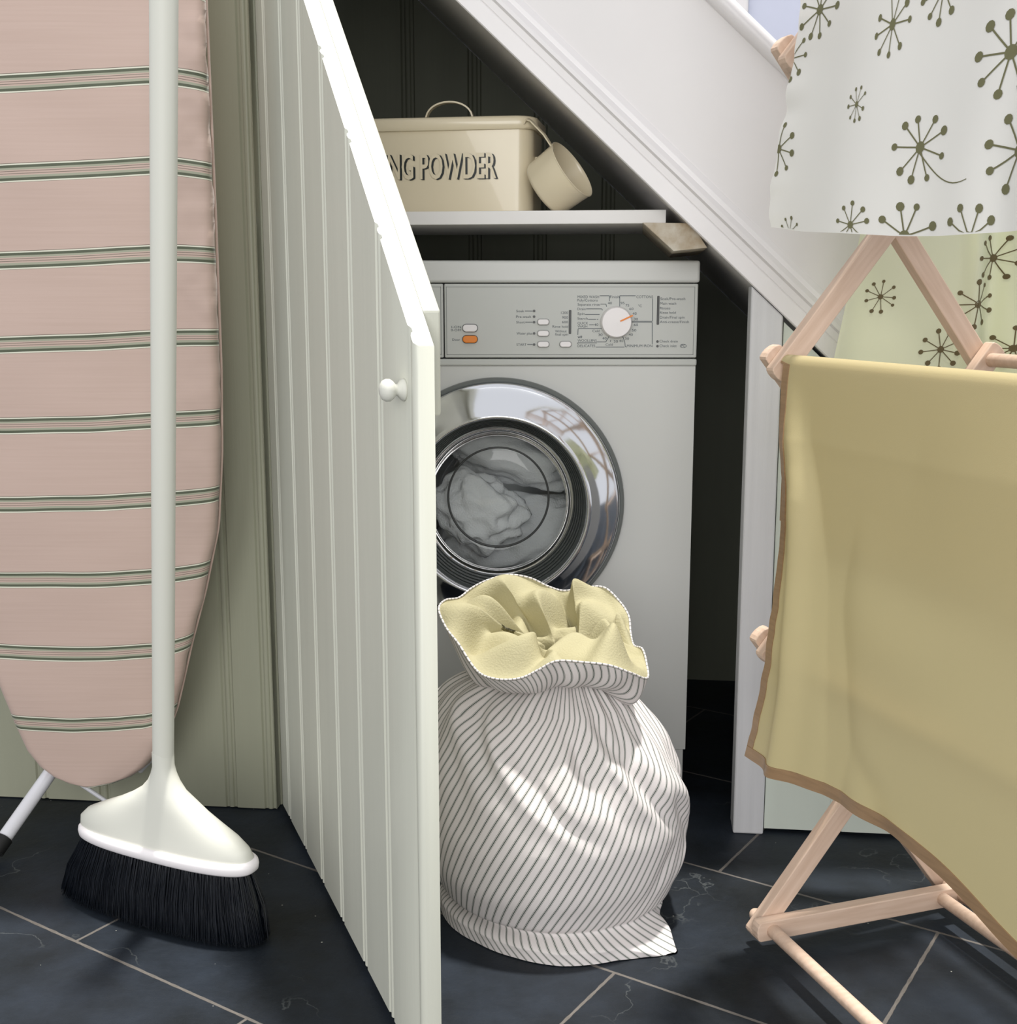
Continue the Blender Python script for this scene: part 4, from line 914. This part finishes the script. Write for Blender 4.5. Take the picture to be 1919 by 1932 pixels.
# yellow cloth over the second dowel; front flap long, back flap short
FZ = LV[2] + 0.0105; aF = AL
Tb = [(FZ - rhit(x, y, aF-o_)[1], rhit(x, y, aF-o_)[0]) for x, y, o_ in ((1478, 690, .012), (1483, 800, .014), (1490, 900, .016), (1486, 1000, .018), (1478, 1080, .02), (1466, 1170, .023), (1452, 1260, .028), (1430, 1350, .034), (1408, 1423, .042))]
Tend = [rhit(x, y, aF-o_) for x, y, o_ in ((1408, 1423, .042), (1480, 1465, .035), (1560, 1505, .028), (1630, 1543, .022), (1700, 1580, .018), (1760, 1625, .016), (1800, 1660, .016), (1870, 1738, .016), (1919, 1795, .016))]; Tend.append((0.62, Tend[-1][1]-0.02))
BM = 0.60
def yellow_S(u, v):
    # v in 0..0.28 back flap up to the dowel, then the front flap
    if v < 0.26:
        t_ = 1 - v/0.26; b = -0.012 + (BM+0.012)*u; z = FZ - 0.010 - t_*0.20
        return RPt(aF + 0.0105 + 0.004*math.sin(b*20)*t_, b, z)
    if v < 0.30:
        t_ = (v-0.26)/0.04; a = PI*t_; b = -0.013 + (BM+0.013)*u
        return RPt(aF + 0.0105*math.cos(a), b, FZ - 0.010 + 0.0105*math.sin(a))
    t_ = (v-0.30)/0.70
    bl0 = Tend[0][0] + (BM-Tend[0][0])*u; zend = stab(Tend, bl0, 0.012); drop = (FZ-0.010-zend)*t_
    bl = stab(Tb, drop/(FZ-zend)*Tb[-1][0], 0.006)
    b = bl + (BM-bl)*u
    x = b - bl
    # long soft folds that start at the dowel corner and fan out
    f = 0.0
    e1 = math.exp(-((x - (0.020+0.10*drop))/0.018)**2); f -= 0.014*e1*min(1, drop*7)
    e2 = math.exp(-((x - (0.062+0.19*drop))/0.030)**2); f += 0.008*e2*min(1, drop*6)
    dl = math.exp(-((x-0.16)/0.12)**2)*math.exp(-((drop-0.05)/0.14)**2); f += 0.010*dl
    e3 = math.exp(-((drop - 0.26 + (x-0.2)*(x-0.22)*3.0)/0.05)**2)*math.exp(-((x-0.24)/0.12)**2); f -= 0.010*e3
    e4 = math.exp(-((x - 0.13 - (drop-0.36)*1.2)/0.03)**2)*max(0, min(1, (drop-0.33)*8)); f += 0.005*e4
    f += 0.0045*noise.noise(V((x*6, drop*6, 1)))*min(1, drop*5)*(1-0.7*t_) + 0.0009*noise.noise(V((x*5, drop*46, 4)))*math.exp(-(x/0.035)**2)*2.0
    k_ = min(1, drop/0.10); f = min(f, 0.006)*k_*k_*(3-2*k_) - 0.022*t_**2*math.exp(-(x/0.13)**2)
    return RPt(aF - 0.0105 - 0.012*min(1, drop/0.08) + f, b, FZ - 0.010 - drop)
yc = thing('yellow_cloth', 'straw yellow cotton cloth edged with brown ribbon hanging over the airer', 'cloth', yellow_S(0.3, 0.28))
cl0 = cloth('fabric', yellow_S, 150, 170, yellow, parent=yc)
# ribbon binding: follows left edge and bottom edge
def ribbon(name, P0, P1):
    n_ = len(P0); vs = []
    for a, b in zip(P0, P1):
        d = (b-a); nn = V((RA.x, RA.y, 0))*0.0009
        vs += [a-nn, b-nn, b+nn, a+nn]
    fs = [(i*4+k, i*4+(k+1) % 4, i*4+4+(k+1) % 4, i*4+4+k) for i in range(n_-1) for k in range(4)] + [(3, 2, 1, 0), tuple((n_-1)*4+k for k in range(4))]
    o = mesh_obj(name, vs, fs, trim_brown, cl0, smooth=False); o['label'] = 'brown satin ribbon edge'; return auto(o, 60)
RWm = 0.0115
L0_, L1_ = [], []
for i in range(141):
    v = 0.02 + 0.98*i/140; p = yellow_S(0, v); q_ = yellow_S(0.03, v); d = (q_-p).normalized(); w__ = RWm if v > 0.3 else 0.010
    tp = max(0, (v-0.97)/0.03)
    L0_.append(p - d*0.0008); L1_.append(p + d*w__ )
ribbon('ribbon_edge', L0_, L1_)
L0_, L1_ = [], []
for i in range(141):
    u = i/140; p = yellow_S(u, 1.0); q_ = yellow_S(u, 0.97); d = (q_-p).normalized()
    L0_.append(p - d*0.0008 + RA*-0.0004); L1_.append(p + d*(RWm+.0015) + RA*-0.0004)
ribbon('ribbon_edge', L0_, L1_)
reparent(yc)
cl0.matrix_parent_inverse = Matrix.Translation(-V(yc.location))

# printed cotton sheet over the top dowel
aS = AL - 0.014; zT = LV[4] + 0.0105; BS = 0.62
Tl = sorted([(rhit(x, y, aS-0.03)[1], rhit(x, y, aS-0.03)[0]) for x, y in ((1505, 0), (1492, 85), (1480, 170), (1468, 250), (1459, 320), (1449, 378), (1450, 432))] + [(1.25, -0.030), (1.41, -0.022)])
Tbz = [rhit(x, y, aS-0.03) for x, y in ((1449, 428), (1510, 437), (1600, 440), (1700, 446), (1780, 445), (1850, 440), (1919, 436))]; Tbz.append((0.62, Tbz[-1][1]+.004))
def sheet_S(u, v):
    if v < 0.15:
        t_ = 1-v/0.15; b = -0.028 + (BS+0.028)*u; return RPt(AL+0.0105, b, zT-0.010-t_*0.08)
    if v < 0.18:
        a = PI*(v-0.15)/0.03; b = -0.028 + (BS+0.028)*u; return RPt(AL+0.0105*math.cos(a), b, zT-0.010+0.0105*math.sin(a))
    t_ = (v-0.18)/0.82
    zend = stab(Tbz, Tbz[0][0]+(BS-Tbz[0][0])*u, 0.008); z = zT-0.010 - (zT-0.010-zend)*t_; bl = stab(Tl, z, 0.008)
    b = bl + (BS-bl)*u; x = b-bl
    f = 0.006*math.sin(x*26+1.0)*t_ + 0.010*math.exp(-((x-0.36)/0.035)**2)*t_ + 0.005*noise.noise(V((x*9, z*5, 3)))
    f += 0.003*noise.noise(V((x*7, z*42, 4)))*math.exp(-(x/0.035)**2)*1.8
    # rests against the airer joint dowels
    return RPt(aS - 0.022*t_**0.7 - 0.006 + f - 0.006, b, z)
def sheet_uv(px, py, S, lo=(0.0, 0.18), it=30):
    # numeric inverse: find (u,v) whose ray passes the pixel
    from mathutils import Vector
    def pj(P):
        q_ = P-CAM; zc = q_.y*ct - q_.z*st; up = q_.y*st + q_.z*ct; return Vector((959.5+F*q_.x/zc, 966-F*up/zc))
    u, v = 0.3, 0.8
    for _ in range(it):
        e = 1e-3; p = pj(S(u, v)); du = (pj(S(u+e, v))-p)/e; dv = (pj(S(u, v+e))-p)/e; r = Vector((px, py))-p
        det = du.x*dv.y-du.y*dv.x
        if abs(det) < 1e-6: break
        u += max(-.2, min(.2, (r.x*dv.y-r.y*dv.x)/det)); v += max(-.2, min(.2, (du.x*r.y-du.y*r.x)/det))
        u = max(-.3, min(1.3, u)); v = max(0.19, min(1.2, v))
    return u, v
WU, WV = (BS-0.0)/1.35, 0.54/0.82
mot = []
for i, (px, py, R, tl) in enumerate([(1548,18,0.031,0),(1685,46,0.031,0),(1782,-22,0.028,0),(1494,111,0.026,0),(1617,197,0.0165,0),(1470,281,0.028,0),(1737,278,0.030,1),(1909,98,0.034,0),(1925,284,0.034,0),(1605,424,0.021,0),(1707,446,0.032,0),(1830,452,0.030,0),(1490,440,0.018,0),(1990,180,0.03,0),(1640,-80,0.028,0),(2000,400,.03,0)]):
    u, v = sheet_uv(px, py, sheet_S); mot.append((u, v, R, 11+i, WU*(1.05, 1.75, 1.3, 1.1, 1.5, 1.1, 1.15, 1.0, 1.0, 1.1, 1.0, 1.2, 1.1, 1, 1, 1)[i], WV, tl))
sheet = tag(cloth('printed_sheet', sheet_S, 130, 130, sheet_m, mot, motif_m), 'white cotton sheet printed with olive dandelion bursts, nearest and highest on the airer', 'sheet')

# second printed sheet behind the airer, over a rail fixed to the stairs
rail_y = 1.60
def back_S(u, v):
    x0 = 0.481 - 0.075*v; x = x0 + (0.86-x0)*u; z = 1.045 - 0.47*v
    f = 0.0
    f += 0.018*math.exp(-((x-0.630)/0.016)**2) - 0.016*math.exp(-((x-0.600)/0.014)**2) - 0.014*math.exp(-((x-0.668)/0.02)**2)
    f += 0.006*math.sin(x*30+1)*v + 0.006*noise.noise(V((x*8, z*6, 8)))
    f += 0.012*math.exp(-((x-x0)/0.02)**2)
    return V((x, rail_y - 0.012 + f, z + 0.02*0))
mot = []
for i, (px, py, R) in enumerate([(1661,560,0.020),(1773,659,0.026),(1839,574,0.030),(1885,486,0.030),(1911,657,0.028),(1700,760,.026),(1850,740,.02)]):
    u, v = 0.4, 0.5
    p = onY(px, py, rail_y-.012); 
    v = (1.045-p.z)/0.47; x0 = 0.481-0.075*v; u = (p.x-x0)/(0.86-x0); mot.append((u, v, R, 40+i, 0.41, 0.47, 0))
tag(cloth('printed_sheet', back_S, 160, 60, sheet_m2, mot, motif_m2), 'lime-tinted printed sheet hanging behind the airer below the white one', 'sheet')
rl_ = thing('towel_rail', 'thin wooden rail on the stair side carrying the lime-tinted sheet', 'towel rail', (0.65, rail_y+.006, 1.04))
MB().tube([(0.40, rail_y+.004, 1.046), (0.90, rail_y+.004, 1.046)], 0.007, 16).build('rail', wood, rl_, smooth=True)
for x in (0.47, 0.88):
    yw = W0.y - 0.109*x - 0.004; MB().tube([(x, rail_y+.008, 1.046), (x, yw, 1.046 if x < .6 else 0.93)], 0.006, 12).build('bracket', wood, rl_, smooth=True)
reparent(rl_)
